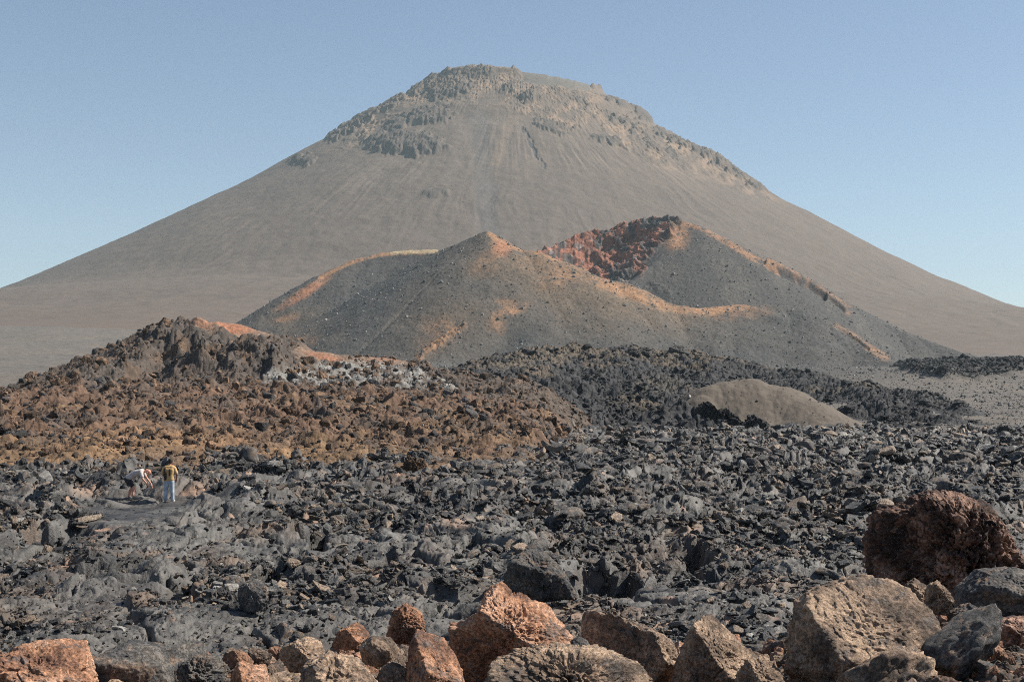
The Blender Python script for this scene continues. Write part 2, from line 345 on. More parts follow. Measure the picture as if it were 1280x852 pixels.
# one ground sheet that reaches the horizon
gx, gy = np.meshgrid(np.linspace(-8500, 8500, 60), np.linspace(-400, 10500, 60))
gz = -16 + 0 * gx
gr = grid_obj('ground', gx, gy, gz, np.broadcast_to(RGB(.12, .11, .10), gx.shape + (3,)).copy(), M_ash); tag(gr, 'flat dark ash ground around the volcano', 'ground', kind='structure')

# ------------------------------------------------------------------ cinder cones
BACK = [[(675, 315, 1760, 1.1), (700, 305, 1800, 1.2), (740, 290, 1820, 1.25), (790, 279, 1820, 1.25), (822, 276, 1800, 1.1), (848, 277, 1775, .62), (870, 281, 1755, .6), (900, 296, 1735, .58), (940, 322, 1715, .56), (1000, 350, 1690, .55),
         (1060, 385, 1655, .5), (1130, 415, 1600, .45), (1200, 440, 1540, .35), (1250, 453, 1500, .3)],
        [(850, 279, 1770, .62), (842, 300, 1720, .66), (820, 328, 1670, .75), (790, 352, 1625, .85), (765, 372, 1590, .9)]]
X, Y = pgrid(-.02, .46, 900, 1330, 1990, 520)
B = VZ(X, Y) - 3
Z = ridges(X, Y, BACK, B, rnd=5, k=10)
px, py = PR(X, Y, Z)
cl = poly_sd(px + 10 * fbm(X / 18, Z / 18, 3, 120), py + 6 * fbm(X / 18, Z / 18, 3, 121), [(660, 312), (700, 298), (740, 283), (790, 270), (850, 268), (862, 282), (835, 300), (812, 318), (800, 340), (770, 372), (690, 372), (650, 330)])
cm = ss(-4, 8, cl)
jag = ridge(X / 20, (Z + .4 * Y) / 13, 4, 122) * .7; jag2 = ridge(X / 34, Z / 40, 2, 128)
Z2 = Z + cm * (3 * jag + 5 * jag2 + 3.5 * fbm(X / 30, Z / 5, 4, 127) + 1.6 * ridge(X / 8, (Z + .4 * Y) / 6, 3, 129) - 5) + .35 * fbm(X / 6, Y / 6, 4, 123)
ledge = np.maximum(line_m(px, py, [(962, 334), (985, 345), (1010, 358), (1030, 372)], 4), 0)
Z2 += 5 * line_m(px, py, [(960, 329), (985, 339), (1012, 353), (1040, 373), (1058, 388)], 3.5) - 4 * ledge
Z2 += 2.2 * line_m(px, py, [(808, 362), (815, 355), (835, 368)], 6) * np.abs(jag)
col = np.broadcast_to(RGB(.064, .061, .058), X.shape + (3,)).copy()
col = paint(col, (.115, .105, .09), ss(-.1, .6, fbm(X / 45, Z / 45, 4, 130)) * .5)
col = paint(col, (.11, .10, .09), ss(-.2, .5, fbm(X / 60, Z / 25, 3, 135)) * cm)
rc = np.array([[.25, .11, .07]]); st_ = fbm(X / 40, Z / 6, 4, 131)
col = np.where((cm > .01)[..., None], mix(col, (RGB(.26, .11, .07) * (1 + .6 * st_)[..., None]), (cm * ss(-.55, -.05, fbm(X / 28, Z / 22, 4, 132) + (800 - px) / 300))[..., None]), col)
col = paint(col, (.055, .045, .045), cm * ss(.1, .5, fbm(X / 14, Z / 30, 3, 136)))
col = paint(col, (.30, .27, .25), cm * ss(.45, .75, fbm(X / 9, Z / 14, 3, 137)) * .7)
orange = np.maximum.reduce([blob(px, py, 846, 297, 14, 17, 25, .6) * .95, line_m(px, py, [(850, 279), (870, 282), (900, 297), (940, 322), (1000, 350)], 5) * .8,
    line_m(px, py, [(985, 338), (1015, 352), (1045, 373), (1062, 388)], 7) * .5, line_m(px, py, [(1045, 404), (1075, 422), (1100, 436)], 3) * .2])
col = paint(col, (.36, .19, .10), orange * .8 * ss(-.6, .6, fbm(X / 12, Z / 10, 5, 133, .7) + orange * .5))
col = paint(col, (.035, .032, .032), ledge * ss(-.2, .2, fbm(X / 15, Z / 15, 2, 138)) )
col *= (1 + .40 * fbm(X / 2.4, Y / 3, 3, 134))[..., None]
o = grid_obj('rear_cinder_cone', X, Y, Z2, col, M_cin, keep=(Z > B + .5) | (cm > .5)); tag(o, 'dark cinder cone with a red cliffed crater behind the smoother cone', 'cinder cone', kind='structure')
Bk_xy = (X, Y, Z2, Z - B)

FRONT = [[(285, 428, 1520), (300, 413, 1560), (330, 393, 1585), (360, 371, 1620), (400, 346, 1655), (440, 326, 1685), (478, 316, 1700), (510, 313, 1700), (550, 314, 1680)],
         [(552, 313, 1560), (575, 303, 1530), (597, 294, 1505), (608, 289, 1500), (618, 297, 1495), (628, 305, 1490), (650, 312, 1480), (676, 316, 1472), (700, 325, 1462), (740, 347, 1450), (780, 358, 1440), (820, 374, 1430),
          (850, 383, 1422, .58), (870, 384, 1425, .55), (920, 380, 1440, .52), (970, 381, 1450, .5), (1000, 389, 1430, .5), (1040, 408, 1400, .5), (1080, 435, 1350, .45), (1110, 452, 1300, .35), (1150, 468, 1230, .3)]]
X, Y = pgrid(-.24, .34, 1150, 1080, 1800, 620)
B = VZ(X, Y) - 2
Z = ridges(X, Y, FRONT, B, rnd=6, k=14)
# a dip between two shoulders of the front slope
px, py = PR(X, Y, Z)
Z -= 9 * np.exp(-((px - 655 + (py - 400) * 1.2) / 26) ** 2) * ss(395, 430, py)
Z += 5 * blob(px, py, 760, 385, 90, 40, 15, .8) + 3 * fbm(X / 90, Y / 90, 3, 139)
px, py = PR(X, Y, Z)
crest = Z - VZ(X, Y)
Z2 = Z + .35 * fbm(X / 5, Y / 5, 4, 140) + 1.1 * fbm(X / 30, Y / 30, 3, 144)
gl = line_m(px, py, [(524, 446), (545, 430), (560, 420), (578, 408)], 6); Z2 += 1.6 * gl * ridge(X / 8, Y / 8, 3, 146)
rimx = line_m(px, py, [(1045, 404), (1062, 414), (1085, 432), (1110, 446)], 3.5)
Z2 -= 2.5 * line_m(px, py, [(1040, 404), (1060, 418), (1085, 436)], 2.5)
col = np.broadcast_to(RGB(.070, .066, .061), X.shape + (3,)).copy()
col = paint(col, (.068, .068, .067), ss(-.1, .5, fbm(X / 50, Y / 70, 4, 150)) * .6)
col = paint(col, (.140, .103, .070), np.maximum.reduce([blob(px, py, 700, 350, 110, 50, 15, .8), blob(px, py, 800, 380, 90, 24, 18, .8), .6 * blob(px, py, 560, 400, 70, 40, -20, .9), .6 * blob(px, py, 370, 410, 50, 24, 0, .9)]) * (.55 + .4 * ss(-.5, .5, fbm(X / 40, Y / 50, 4, 167))))
ora = [(blob(px, py, 385, 362, 38, 5.5, -33, .7), .9), (line_m(px, py, [(400, 346), (440, 327), (480, 317), (545, 314)], 3.5), .95), (blob(px, py, 625, 309, 12, 12, 40, .7), .8), (line_m(px, py, [(612, 292), (630, 307), (675, 317), (700, 326)], 4), .85),
       (blob(px, py, 605, 330, 18, 12, -30, .9), .4), (blob(px, py, 705, 345, 26, 10, -20, .9), .6), (blob(px, py, 690, 335, 40, 12, 15, .8), .35), (blob(px, py, 640, 388, 20, 6, -18, .7), .85), (blob(px, py, 622, 404, 10, 12, 0, .8), .6), (blob(px, py, 632, 378, 14, 5, 0, .8), .5),
       (blob(px, py, 790, 366, 50, 8, 20, .7), .9), (blob(px, py, 765, 360, 30, 8, 20, .8), .5), (blob(px, py, 900, 386, 42, 6, -3, .6), .95), (blob(px, py, 850, 385, 40, 7, 5, .7), .5), (blob(px, py, 925, 392, 40, 8, -3, .7), .35),
       (blob(px, py, 358, 398, 16, 4, -12, .7), .6), (blob(px, py, 376, 425, 22, 7, 0, .8), .5), (gl, .75), (blob(px, py, 550, 405, 22, 10, 0, .9), .35), (rimx, .45), (blob(px, py, 1095, 440, 16, 5, 30, .7), .6), (blob(px, py, 545, 425, 24, 14, -30, .9), .3)]
f = fbm(X / 11, Y / 14, 4, 160)
f = f + .6 * fbm(X / 3, Y / 4, 3, 165)
for m, a in ora: col = paint(col, (.36, .195, .10), m * a * .85 * ss(-.7, .7, f + m * .5))
col = paint(col, (.34, .15, .085), np.maximum(blob(px, py, 380, 366, 30, 5, -33, .7), blob(px, py, 628, 310, 10, 10, 40, .7)) * .7)
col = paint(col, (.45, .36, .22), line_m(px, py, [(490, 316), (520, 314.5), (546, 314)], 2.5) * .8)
col *= (1 + .30 * fbm(X / 2.0, Y / 2.6, 3, 152))[..., None]
o = grid_obj('front_cinder_cone', X, Y, Z2, col, M_cin, keep=crest > -1.5); tag(o, 'broad dark cinder cone with rusty orange rim patches in front of the volcano', 'cinder cone', kind='structure')
Fr_xy = (X, Y, Z2, crest)

# ------------------------------------------------------------------ black clinker flow and brown ash mound
FLOW = [[(690, 521, 285, .12), (780, 521, 286, .12), (846, 521, 286, .5)], [(1072, 533, 278, .5), (1150, 533, 280, .15), (1222, 538, 275, .2)],
        [(575, 474, 430, .35), (600, 458, 460, .35), (640, 444, 500, .3), (700, 436, 540, .25), (770, 434, 560, .22), (850, 441, 560, .22), (950, 461, 530, .22), (1050, 480, 480, .22), (1130, 494, 430, .25), (1195, 508, 380, .3), (1215, 524, 330, .3)],
        [(600, 490, 360, .3), (700, 480, 380, .25), (800, 490, 380, .25), (840, 500, 350, .3)],
        [(600, 512, 292, .2), (680, 508, 302, .2), (780, 506, 302, .2), (846, 512, 292, .4)], [(1082, 508, 335, .3), (1140, 515, 315, .3), (1205, 526, 292, .4)], [(880, 533, 262, .3), (960, 536, 262, .3)]]
X, Y = pgrid(-.07, .42, 1300, 225, 640, 700)
B = VZ(X, Y) - 1.5
px0, py0 = X / Y * F + 640, 0
Z = ridges(X, Y, FLOW, B, rnd=3, k=3) - 5 * (1 - ss(228, 258, Y))
pxb, pyb = PR(X, Y, Z)
ext = Z - VZ(X, Y)
rg = ss(-.3, .8, ext)
f1, f2, bx, by, bh = worley(X / 2.6, Y / 3.0, 11); g1, g2, cx, cy, ch = worley(X / 1.1, Y / 1.4, 12)
Z2 = Z + rg * (2.2 * fbm(X / 16, Y / 16, 3, 170) + 0.6 * (RND[2][bh] - .4) + .3 * bx * (RND[3][bh] - .5) * 2 + .3 * (RND[2][ch] - .3) + .22 * (ridge(X / 2.6, Y / 3.4, 2, 177) - .4) - .8 * np.exp(-(f2 - f1) * 8) + 1.0 * np.maximum(0, ridge(X / 7, Y / 7, 3, 176) - .6))
px, py = PR(X, Y, Z2)
col = np.broadcast_to(RGB(.045, .045, .047), X.shape + (3,)).copy()
top = ss(462, 444, py) if False else 1 - ss(444, 470, py)
col = paint(col, (.12, .095, .068), ss(-.2, .5, fbm(X / 18, Y / 25, 4, 180) + top * .9 - .5) * .75)
col = paint(col, (.10, .088, .07), blob(px, py, 820, 480, 26, 10, 0, .8) * .7)
col *= (.7 + .6 * RND[3][ch])[..., None]
FlowG = (X, Y, Z2, ext); o = grid_obj('black_lava_flow', X, Y, Z2, col, M_flow, keep=ext > -.6); tag(o, 'rough black clinker lava flow below the cinder cones', 'lava flow', kind='structure')

X, Y = pgrid(.06, .29, 520, 228, 340, 320)
MO = [[(872, 512, 288, 1.4), (878, 494, 292, 1.3), (888, 481, 296, 1.1), (908, 476, 298, .9), (940, 475, 298, .8), (975, 482, 296, .8), (1005, 498, 290, .85), (1030, 516, 283, .9), (1046, 530, 277, 1.1)]]
B = VZ(X, Y) - .8 + 0 * X
Z = ridges(X, Y, MO, B, rnd=6, k=5)
ext = Z - B
Z2 = Z + .12 * fbm(X / 1.5, Y / 1.5, 4, 190) + .4 * fbm(X / 9, Y / 9, 2, 194)
col = np.broadcast_to(RGB(.122, .101, .080), X.shape + (3,)).copy()
col *= (1 + .14 * fbm(X / .8, Y / 1.4, 3, 191))[..., None]
M_mound = material('ash_mound', .8, 1.5, .6, var=.18, bdist=.2)
o = grid_obj('ash_mound', X, Y, Z2, col, M_mound, keep=ext > .3); tag(o, 'smooth brown ash mound ringed by black lava', 'ash mound', kind='structure')
MoundZ = (X, Y, Z2, ext)

# ------------------------------------------------------------------ rusty rubble hill at the left
HILL = [[(-260, 515, 150, .06), (-60, 512, 165, .052), (60, 498, 180, .055), (160, 488, 188, .06), (260, 486, 200, .064), (400, 488, 215, .072), (515, 493, 224, .085), (585, 514, 215, .1), (635, 539, 206, .16), (662, 552, 195, .3)],
        [(-40, 505, 215, .3), (60, 488, 235, .3), (120, 463, 262, .35), (160, 441, 280, .4), (198, 424, 296, .5), (215, 410, 300, .5), (242, 407, 300, .55), (262, 420, 292, .5), (272, 440, 280, .4)],
        [(230, 408, 345, .4), (262, 404, 348, .4), (292, 403, 348, .4), (320, 412, 344, .4), (352, 430, 338, .35)],
        [(270, 452, 262, .45), (292, 434, 262, .5), (312, 428, 264, .5), (335, 435, 266, .5), (352, 448, 266, .45)],
        [(362, 448, 318, .35), (380, 437, 320, .35), (402, 438, 320, .35), (425, 447, 318, .35)],
        [(425, 448, 320, .3), (455, 444, 325, .3), (485, 447, 325, .3), (512, 458, 322, .3), (560, 472, 318, .2)],
        [(335, 470, 255, .12), (400, 458, 280, .12), (470, 460, 282, .12), (540, 470, 278, .12), (570, 488, 262, .15)],
        [(556, 496, 250, .15), (610, 518, 240, .2), (655, 538, 230, .3)]]
def hill_raw(X, Y):
    B = .4 + .004 * (Y - 80) - 7 * ss(-.03, .06, X / Y) + 0 * X
    Z = ridges(X, Y, HILL, B, rnd=2, k=1.6) - 8 * ss(.006, .085, X / Y)
    return Z
X, Y = pgrid(-.50, .09, 1350, 68, 395, 1050)
Z = hill_raw(X, Y); px, py = PR(X, Y, Z)
crag = np.maximum.reduce([blob(px, py, 235, 435, 60, 30, 0, .5), blob(px, py, 320, 450, 50, 24, 0, .5), blob(px, py, 150, 462, 70, 22, -20, .5) * .7])
smooth = np.maximum(blob(px, py, 300, 410, 52, 14, 0, .3), blob(px, py, 400, 442, 34, 9, 0, .4)) * (Y > 290)
smooth = np.maximum(smooth, .8 * blob(px, py, 470, 450, 46, 9, 0, .4) * (Y > 290))
grey = ss(-6, 5, poly_sd(px + 14 * fbm(X / 9, Y / 9, 3, 208), py + 5 * fbm(X / 9, Y / 9, 3, 209), [(330, 490), (345, 470), (375, 458), (430, 452), (500, 456), (540, 468), (565, 488), (640, 508), (720, 532), (690, 536), (620, 515), (540, 494), (420, 484)])) * (Y > 226)
f1, f2, bx, by, bh = worley(X / 1.7, Y / 1.9, 21); g1, g2, cx, cy, ch = worley(X / .7, Y / .8, 22); e1, e2, dx_, dy_, eh = worley(X / 4.5, Y / 5, 23)
rg = (1 - smooth * .92)
big = ss(.62, .95, RND[2][eh])
sandy = np.maximum(blob(px, py, 325, 580, 60, 16, -8, .8), .8 * blob(px, py, 200, 560, 120, 16, 0, .9))
amp = (1 - .55 * sandy) * rg * (.2 + .8 * ss(1.2, 3.0, Z)) * .72
Z2 = Z + amp * (.9 * fbm(X / 9, Y / 9, 3, 200) + .40 * (RND[2][bh] - .45) + .25 * bx * (RND[3][bh] - .3) * 2 - .35 * np.exp(-(f2 - f1) * 9) + .22 * (RND[2][ch] - .3) + .15 * cx * (RND[3][ch] - .5) + .10 * (ridge(X / 1.4, Y / 1.9, 2, 226) - .4)
                + big * 1.7 * np.maximum(0, .5 - e1) * 2 + 1.1 * np.maximum(0, ridge(X / 5, Y / 6, 3, 204) - .7)) \
    + crag * (2.6 * ridge(X / 16, Y / 22, 2, 206) - 1.8 + .9 * ridge(X / 6, Y / 7, 4, 216)) - smooth * .3 + .06 * fbm(X / .5, Y / .5, 3, 207)
Z2 += 0
col = np.broadcast_to(RGB(.135, .083, .055), X.shape + (3,)).copy()
f = fbm(X / 14, Y / 22, 4, 210)
col = paint(col, (.185, .12, .066), ss(-.15, .6, f + (py - 545) / 120) * .7)
col = paint(col, (.085, .07, .06), ss(.0, .5, fbm(X / 7, Y / 10, 4, 211)) * .7)
col = paint(col, (.08, .066, .055), (1 - ss(215, 235, Y)) * 0 + ss(205, 225, Y) * .8)
col = paint(col, (.075, .066, .06), crag * .7)
col = paint(col, (.16, .10, .06), crag * ss(.1, .6, fbm(X / 6, Y / 9, 3, 213)) * .6)
col = paint(col, (.28, .17, .09), sandy * .8)
col = paint(col, (.20, .14, .10), smooth)
col = paint(col, (.33, .15, .085), np.maximum.reduce([blob(px, py, 285, 409, 34, 7, 0, .6), blob(px, py, 405, 445, 22, 5, 12, .6) * .8, blob(px, py, 480, 452, 20, 6, 0, .6) * .5]) * (Y > 290))
col = paint(col, (.22, .215, .20), grey * ss(-.6, .3, fbm(X / 4, Y / 6, 4, 214)))
col *= (.72 + .55 * RND[3][ch])[..., None]
hl = grid_obj('rubble_hill', X, Y, Z2, col, M_hill); tag(hl, 'rusty brown rubble hill with dark crags rising at the left', 'hill', kind='structure')
HillG = (X, Y, Z2)

# ------------------------------------------------------------------ the lava field
HOLES = []
for (hx, hy, rx, ry, d) in [(70, 678, 46, 24, 1.8), (225, 748, 20, 12, .9), (755, 720, 60, 26, 1.5), (690, 735, 24, 10, .7), (860, 690, 40, 20, .9), (330, 728, 14, 14, .8), (395, 695, 22, 12, .6), (480, 712, 18, 7, .5), (1010, 640, 60, 10, .9), (880, 640, 46, 8, .8), (1090, 628, 60, 8, .9), (1000, 690, 40, 12, .6),
                          (960, 610, 50, 6, .9), (1180, 640, 40, 10, 1), (850, 720, 34, 12, .6), (560, 700, 14, 8, .5), (95, 640, 20, 8, .6), (1230, 590, 50, 6, 1.0)]:
    a, b = G(hx, hy, 1.4); r = math.hypot(a, b)
    HOLES.append((a, b, rx / F * b, ry / (F * (CZ - 1.4)) * b * b * .8, d))
PLATES = []
for (hx, hy, rx, ry, lift, tilt) in [(265, 662, 92, 36, .25, 0), (195, 634, 55, 7, .1, 0), (600, 672, 70, 24, .35, .0), (520, 690, 60, 14, .2, 0), (310, 765, 190, 20, .15, 0), (620, 765, 90, 22, .1, 0), (900, 748, 110, 24, .25, 0), (660, 700, 40, 22, .5, 0), (450, 640, 60, 8, .15, 0),
                          (80, 790, 60, 14, .2, 0), (770, 552, 60, 4, .2, 0), (950, 552, 80, 3, .2, 0), (1090, 548, 120, 3, .2, 0), (690, 553, 50, 4, .2, 0), (950, 640, 50, 6, .2, 0), (115, 728, 50, 12, .3, 0), (210, 715, 40, 16, .3, 0), (1230, 700, 60, 10, .1, 0),
                          (560, 620, 70, 5, .15, 0), (770, 600, 80, 5, .2, 0), (1000, 705, 60, 10, .3, 0), (880, 585, 60, 4, .3, 0), (1050, 600, 60, 4, .3, 0), (720, 640, 60, 8, .3, 0), (835, 655, 50, 7, .3, 0), (1110, 575, 70, 4, .3, 0), (700, 575, 70, 4, .3, 0), (640, 590, 60, 4, .2, 0)]:
    a, b = G(hx, hy, 1.6)
    PLATES.append((a, b, rx / F * b, ry / (F * (CZ - 1.6)) * b * b, lift))
def lava_height(X, Y, full=True):
    base = 1.45 + .45 * np.exp(-((Y - 58) / 16) ** 2) * ss(.02, -.12, X / Y) - .55 * ss(130, 235, Y) - .5 * (1 - ss(22, 30, Y))
    base = base + .35 * fbm(X / 17, Y / 21, 3, 300) - .10 + mix(.55, 1.1, ss(45, 60, Y)) * np.maximum(0, ridge(X / 13 + .3 * fbm(X / 5, Y / 5, 2, 311), Y / 10, 3, 312) - .75) * ss(30, 45, Y)
    wx = X + .5 * fbm(X / 1.6, Y / 1.6, 3, 303); wy = Y + .5 * fbm(X / 1.6, Y / 1.6, 3, 306)
    plate = np.zeros(X.shape); lift = np.zeros(X.shape)
    for (a, b, rx, ry, l) in PLATES:
        e = np.hypot((wx * .6 + X * .4 - a) / rx, (wy * .6 + Y * .4 - b) / ry); m = 1 - ss(.75, 1.15, e)
        plate = np.maximum(plate, m); lift = np.maximum(lift, l * (1 - ss(.2, 1.15, e)))
    rnd_pl = ss(mix(.06, .17, ss(50, 90, Y)), mix(.2, .30, ss(50, 90, Y)), fbm(X / 5.5, Y / 7.5, 3, 310)) * .9 * (1 - .6 * ss(.05, .2, X / Y) * (Y > 45)); plate = np.maximum(plate, rnd_pl)
    hole = np.zeros(X.shape); hmask = np.zeros(X.shape)
    for (a, b, rx, ry, d) in HOLES:
        e = np.hypot((wx - a) / rx, (wy - b) / ry); m = 1 - ss(.55, 1.1, e); hole = np.maximum(hole, m * d * 1.5); hmask = np.maximum(hmask, m)
        f1, f2, bx, by, bh = worley(wx / 1.5, wy / 1.7, 31); g1, g2, cx, cy, ch = worley(wx / .62, wy / .7, 32); e1, e2, ex, ey, eh = worley(wx / .26, wy / .3, 33)
    k1, k2, kx, ky, kh = worley(wx / 3.6, wy / 4.2, 34)
    rub = 1 - plate * .93
    slab = .55 * (RND[2][kh] - .5) * ss(0, .12, k2 - k1) + .42 * (RND[2][bh] - .45) + .5 * bx * (RND[3][bh] - .42) + .3 * by * (RND[2][bh] - .3) - .30 * np.exp(-(f2 - f1) * 12)
    slab = slab + .17 * (RND[2][ch] - .4) + .22 * cx * (RND[3][ch] - .45) + .16 * cy * (RND[1][ch] - .4) - .14 * np.exp(-(g2 - g1) * 12)
    slab = slab + (.06 * (RND[2][eh] - .4) + .10 * ex * (RND[3][eh] - .5) + .08 * ey * (RND[1][eh] - .5)) * (1 - ss(60, 120, Y) * .6)
    slab = slab + .45 * np.maximum(0, ridge(X / 5.5, Y / 7, 3, 320) - .7) + .5 * fbm(X / 3.4, Y / 4.2, 3, 324)
    plate = plate * (1 - hmask); rub = 1 - plate * .93
    # ropes and folds of smooth pahoehoe
    fl = fbm(X / 2.4, Y / 2.9, 3, 330); ph = fl * 9 + 1.2 * fbm(X / .7, Y / .9, 2, 335)
    q1, q2, qx, qy, qh = worley(wx / 2.1, wy / 2.9, 35)
    tq = RND[1][qh] * 6.283; lu = qx * 2.1 * np.cos(tq) + qy * 2.9 * np.sin(tq); lv_ = -qx * 2.1 * np.sin(tq) + qy * 2.9 * np.cos(tq)
    fold = lu + .3 * lv_ ** 2 + .10 * fbm(X / .8, Y / .8, 2, 335)
    rp = (RND[3][qh] > .45)
    brit = .10 * (RND[2][eh] - .4) * ss(0, .15, e2 - e1) + .16 * ex * (RND[3][eh] - .5) + .08 * cx * (RND[3][ch] - .5) + .10 * (RND[2][ch] - .5) * ss(-.1, .3, fbm(X / 2, Y / 3, 2, 347)) - .10 * np.exp(-((g2 - g1) * 16) ** 2)
    rope = rp * (.06 * (1 - np.abs(np.sin(fold * 3.1416 / .36))) + .03 * (1 - np.abs(np.sin(fold * 3.1416 / .15 + fl * 2)))) + brit * .42 * (.5 + .5 * (1 - rp)) + .16 * (1 - ss(.1, .8, q1)) + .20 * (RND[2][qh] - .5) + .14 * qx * (RND[3][qh] - .5) - .30 * np.exp(-((q2 - q1) * 20) ** 2) + .025 * ridge(X / .5, Y / .7, 3, 339)
    toe = ss(-.05, .25, fbm(X / 4, Y / 6, 2, 343)) * rub * (1 - .7 * ss(45, 65, Y))
    slab = slab * (1 - .6 * toe) + toe * (.34 * (1 - ss(.1, .75, g1)) + .30 * (1 - ss(.1, .8, f1)) - .25 - .30 * np.exp(-((g2 - g1) * 9) ** 2) + .04 * np.sin((cx + .4 * cy * cy) * 22))
    swell = .12 * fbm(X / 2.6, Y / 3.2, 2, 340)
    Z = base + lift + rub * slab * (.62 + .15 * ss(40, 120, Y)) + plate * (rope + swell) - hole
    fl_ = 1 - ss(.6, 1.3, np.hypot((X + 13.7) / 3.2, (Y - 54) / 6.0)); Z = Z * (1 - fl_) + (1.86 + .05 * fbm(X / .8, Y / .8, 3, 348)) * fl_
    return Z, dict(plate=plate, rub=rub, hole=hmask, bh=bh, ch=ch, eh=eh, rope=rope, wx=wx, wy=wy)
X, Y = pgrid(-.50, .50, 1500, 19.5, 262, 1500)
Z, D = lava_height(X, Y)
# leave the field where the rubble hill stands
hx_ = hill_raw(X, Y)
# overhangs: pull the surface sideways so that plates curl
X2 = X + D['rub'] * (.13 * fbm(X / .55, Y / .7, 3, 350) + .10 * fbm(X / .2, Y / .25, 2, 353)); Y2 = Y + D['rub'] * .22 * fbm(X / .6, Y / .8, 3, 355)
px, py = PR(X, Y, Z)
col = np.broadcast_to(RGB(.040, .039, .038), X.shape + (3,)).copy()
t1 = RND[3][D['ch']]; t2 = RND[2][D['bh']]
col *= (.45 + 1.1 * t1)[..., None]
col = paint(col, (.122, .115, .104), D['plate'] * (.2 + .8 * ss(-.35, .35, fbm(X / 1.1, Y / 1.6, 6, 362, .75))))
col = paint(col, (.15, .15, .142), ss(.2, .7, fbm(X / 3, Y / 5, 4, 360)) * .45)
brown = ss(.08, .5, fbm(X / 3.2, Y / 4.2, 4, 364) + .15 * (t2 - .5)) * (1 - D['plate'] * .7) * (1 - .55 * ss(60, 90, Y))
brown = np.maximum(brown, .8 * np.maximum.reduce([blob(px, py, 110, 745, 90, 18, 0, .8), blob(px, py, 470, 715, 30, 12, 0, .6), blob(px, py, 380, 740, 60, 12, 0, .8), blob(px, py, 690, 720, 70, 14, 0, .8), blob(px, py, 830, 690, 60, 18, 0, .9), blob(px, py, 20, 760, 60, 24, 0, .8)]) * D['rub'])
col = paint(col, (.17, .115, .078), brown * (.35 + .5 * t1))
col = paint(col, (.34, .21, .14), ss(.62, .85, fbm(X / 1.4, Y / 1.8, 3, 368) * .8 + .4 * brown) * .8)
col = paint(col, (.30, .20, .14), np.maximum.reduce([blob(px, py, 110, 612, 20, 8, 0, .6), blob(px, py, 570, 652, 18, 8, 10, .7), blob(px, py, 860, 663, 20, 7, 0, .7), blob(px, py, 245, 612, 10, 7, 0, .6)]) * .7)
dark = ss(.0, .35, X / Y) * ss(60, 75, Y) * (1 - ss(95, 130, Y))
col = paint(col, (.035, .034, .035), dark * .5)
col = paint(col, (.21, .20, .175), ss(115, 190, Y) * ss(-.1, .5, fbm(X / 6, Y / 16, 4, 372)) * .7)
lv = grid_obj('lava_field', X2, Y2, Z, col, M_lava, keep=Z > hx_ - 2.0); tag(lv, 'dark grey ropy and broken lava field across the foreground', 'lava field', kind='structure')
LX = (X, Y, Z)
def sample_grid(gr, x, y, u0, u1):
    """height of a perspective grid at points"""
    X, Y, Z = gr[:3]; ny, nu = X.shape; y0, y1 = Y[0, 0], Y[-1, 0]
    fi = np.clip((np.log(y) - math.log(y0)) / (math.log(y1) - math.log(y0)) * (ny - 1), 0, ny - 1.001); fj = np.clip((x / y - u0) / (u1 - u0) * (nu - 1), 0, nu - 1.001)
    i, j = fi.astype(int), fj.astype(int); a, b = fi - i, fj - j
    return (Z[i, j] * (1 - a) * (1 - b) + Z[i + 1, j] * a * (1 - b) + Z[i, j + 1] * (1 - a) * b + Z[i + 1, j + 1] * a * b)

# ------------------------------------------------------------------ stony bank under the camera
def bank_height(X, Y):
    u = X / np.maximum(Y, 4)
    top = 3.05 + .55 * ss(.18, .34, u) - .10 * ss(-.05, -.3, u)
    z = top + .03 * (16 - Y) - (top - .6) * ss(16.2, 24, Y + 1.5 * ss(.1, .3, u) * -1.0)
    f1, f2, bx, by, bh = worley(X / .34, Y / .34, 41); g1, g2, cx, cy, ch = worley(X / .13, Y / .13, 42)
    return z + .10 * fbm(X / 1.1, Y / 1.1, 4, 400) + .10 * (RND[2][bh] - .4) * ss(0, .2, f2 - f1) + .25 * bx * (RND[3][bh] - .5) + .05 * (RND[2][ch] - .4) + .10 * cx * (RND[3][ch] - .5), ch, bh
xs, ys = np.meshgrid(np.linspace(-14, 14, 900), np.linspace(-8, 25, 900)); ys = 25 - 33 * ((25 - ys) / 33) ** 1.0
Z, ch, bh = bank_height(xs, ys); Z = np.where(ys < 6, Z, Z)
col = np.broadcast_to(RGB(.115, .09, .072), xs.shape + (3,)).copy()
col = paint(col, (.23, .145, .09), ss(0, .5, fbm(xs / .9, ys / .9, 4, 410)) * .7); col = paint(col, (.06, .06, .06), ss(.1, .5, fbm(xs / .6, ys / .6, 3, 414)) * .6)
col *= (.65 + .7 * RND[3][ch])[..., None]
bk = grid_obj('stony_bank', xs, ys, Z, col, M_bank); tag(bk, 'bank of brown stones and grit under the nearest boulders', 'stony ground', kind='structure')

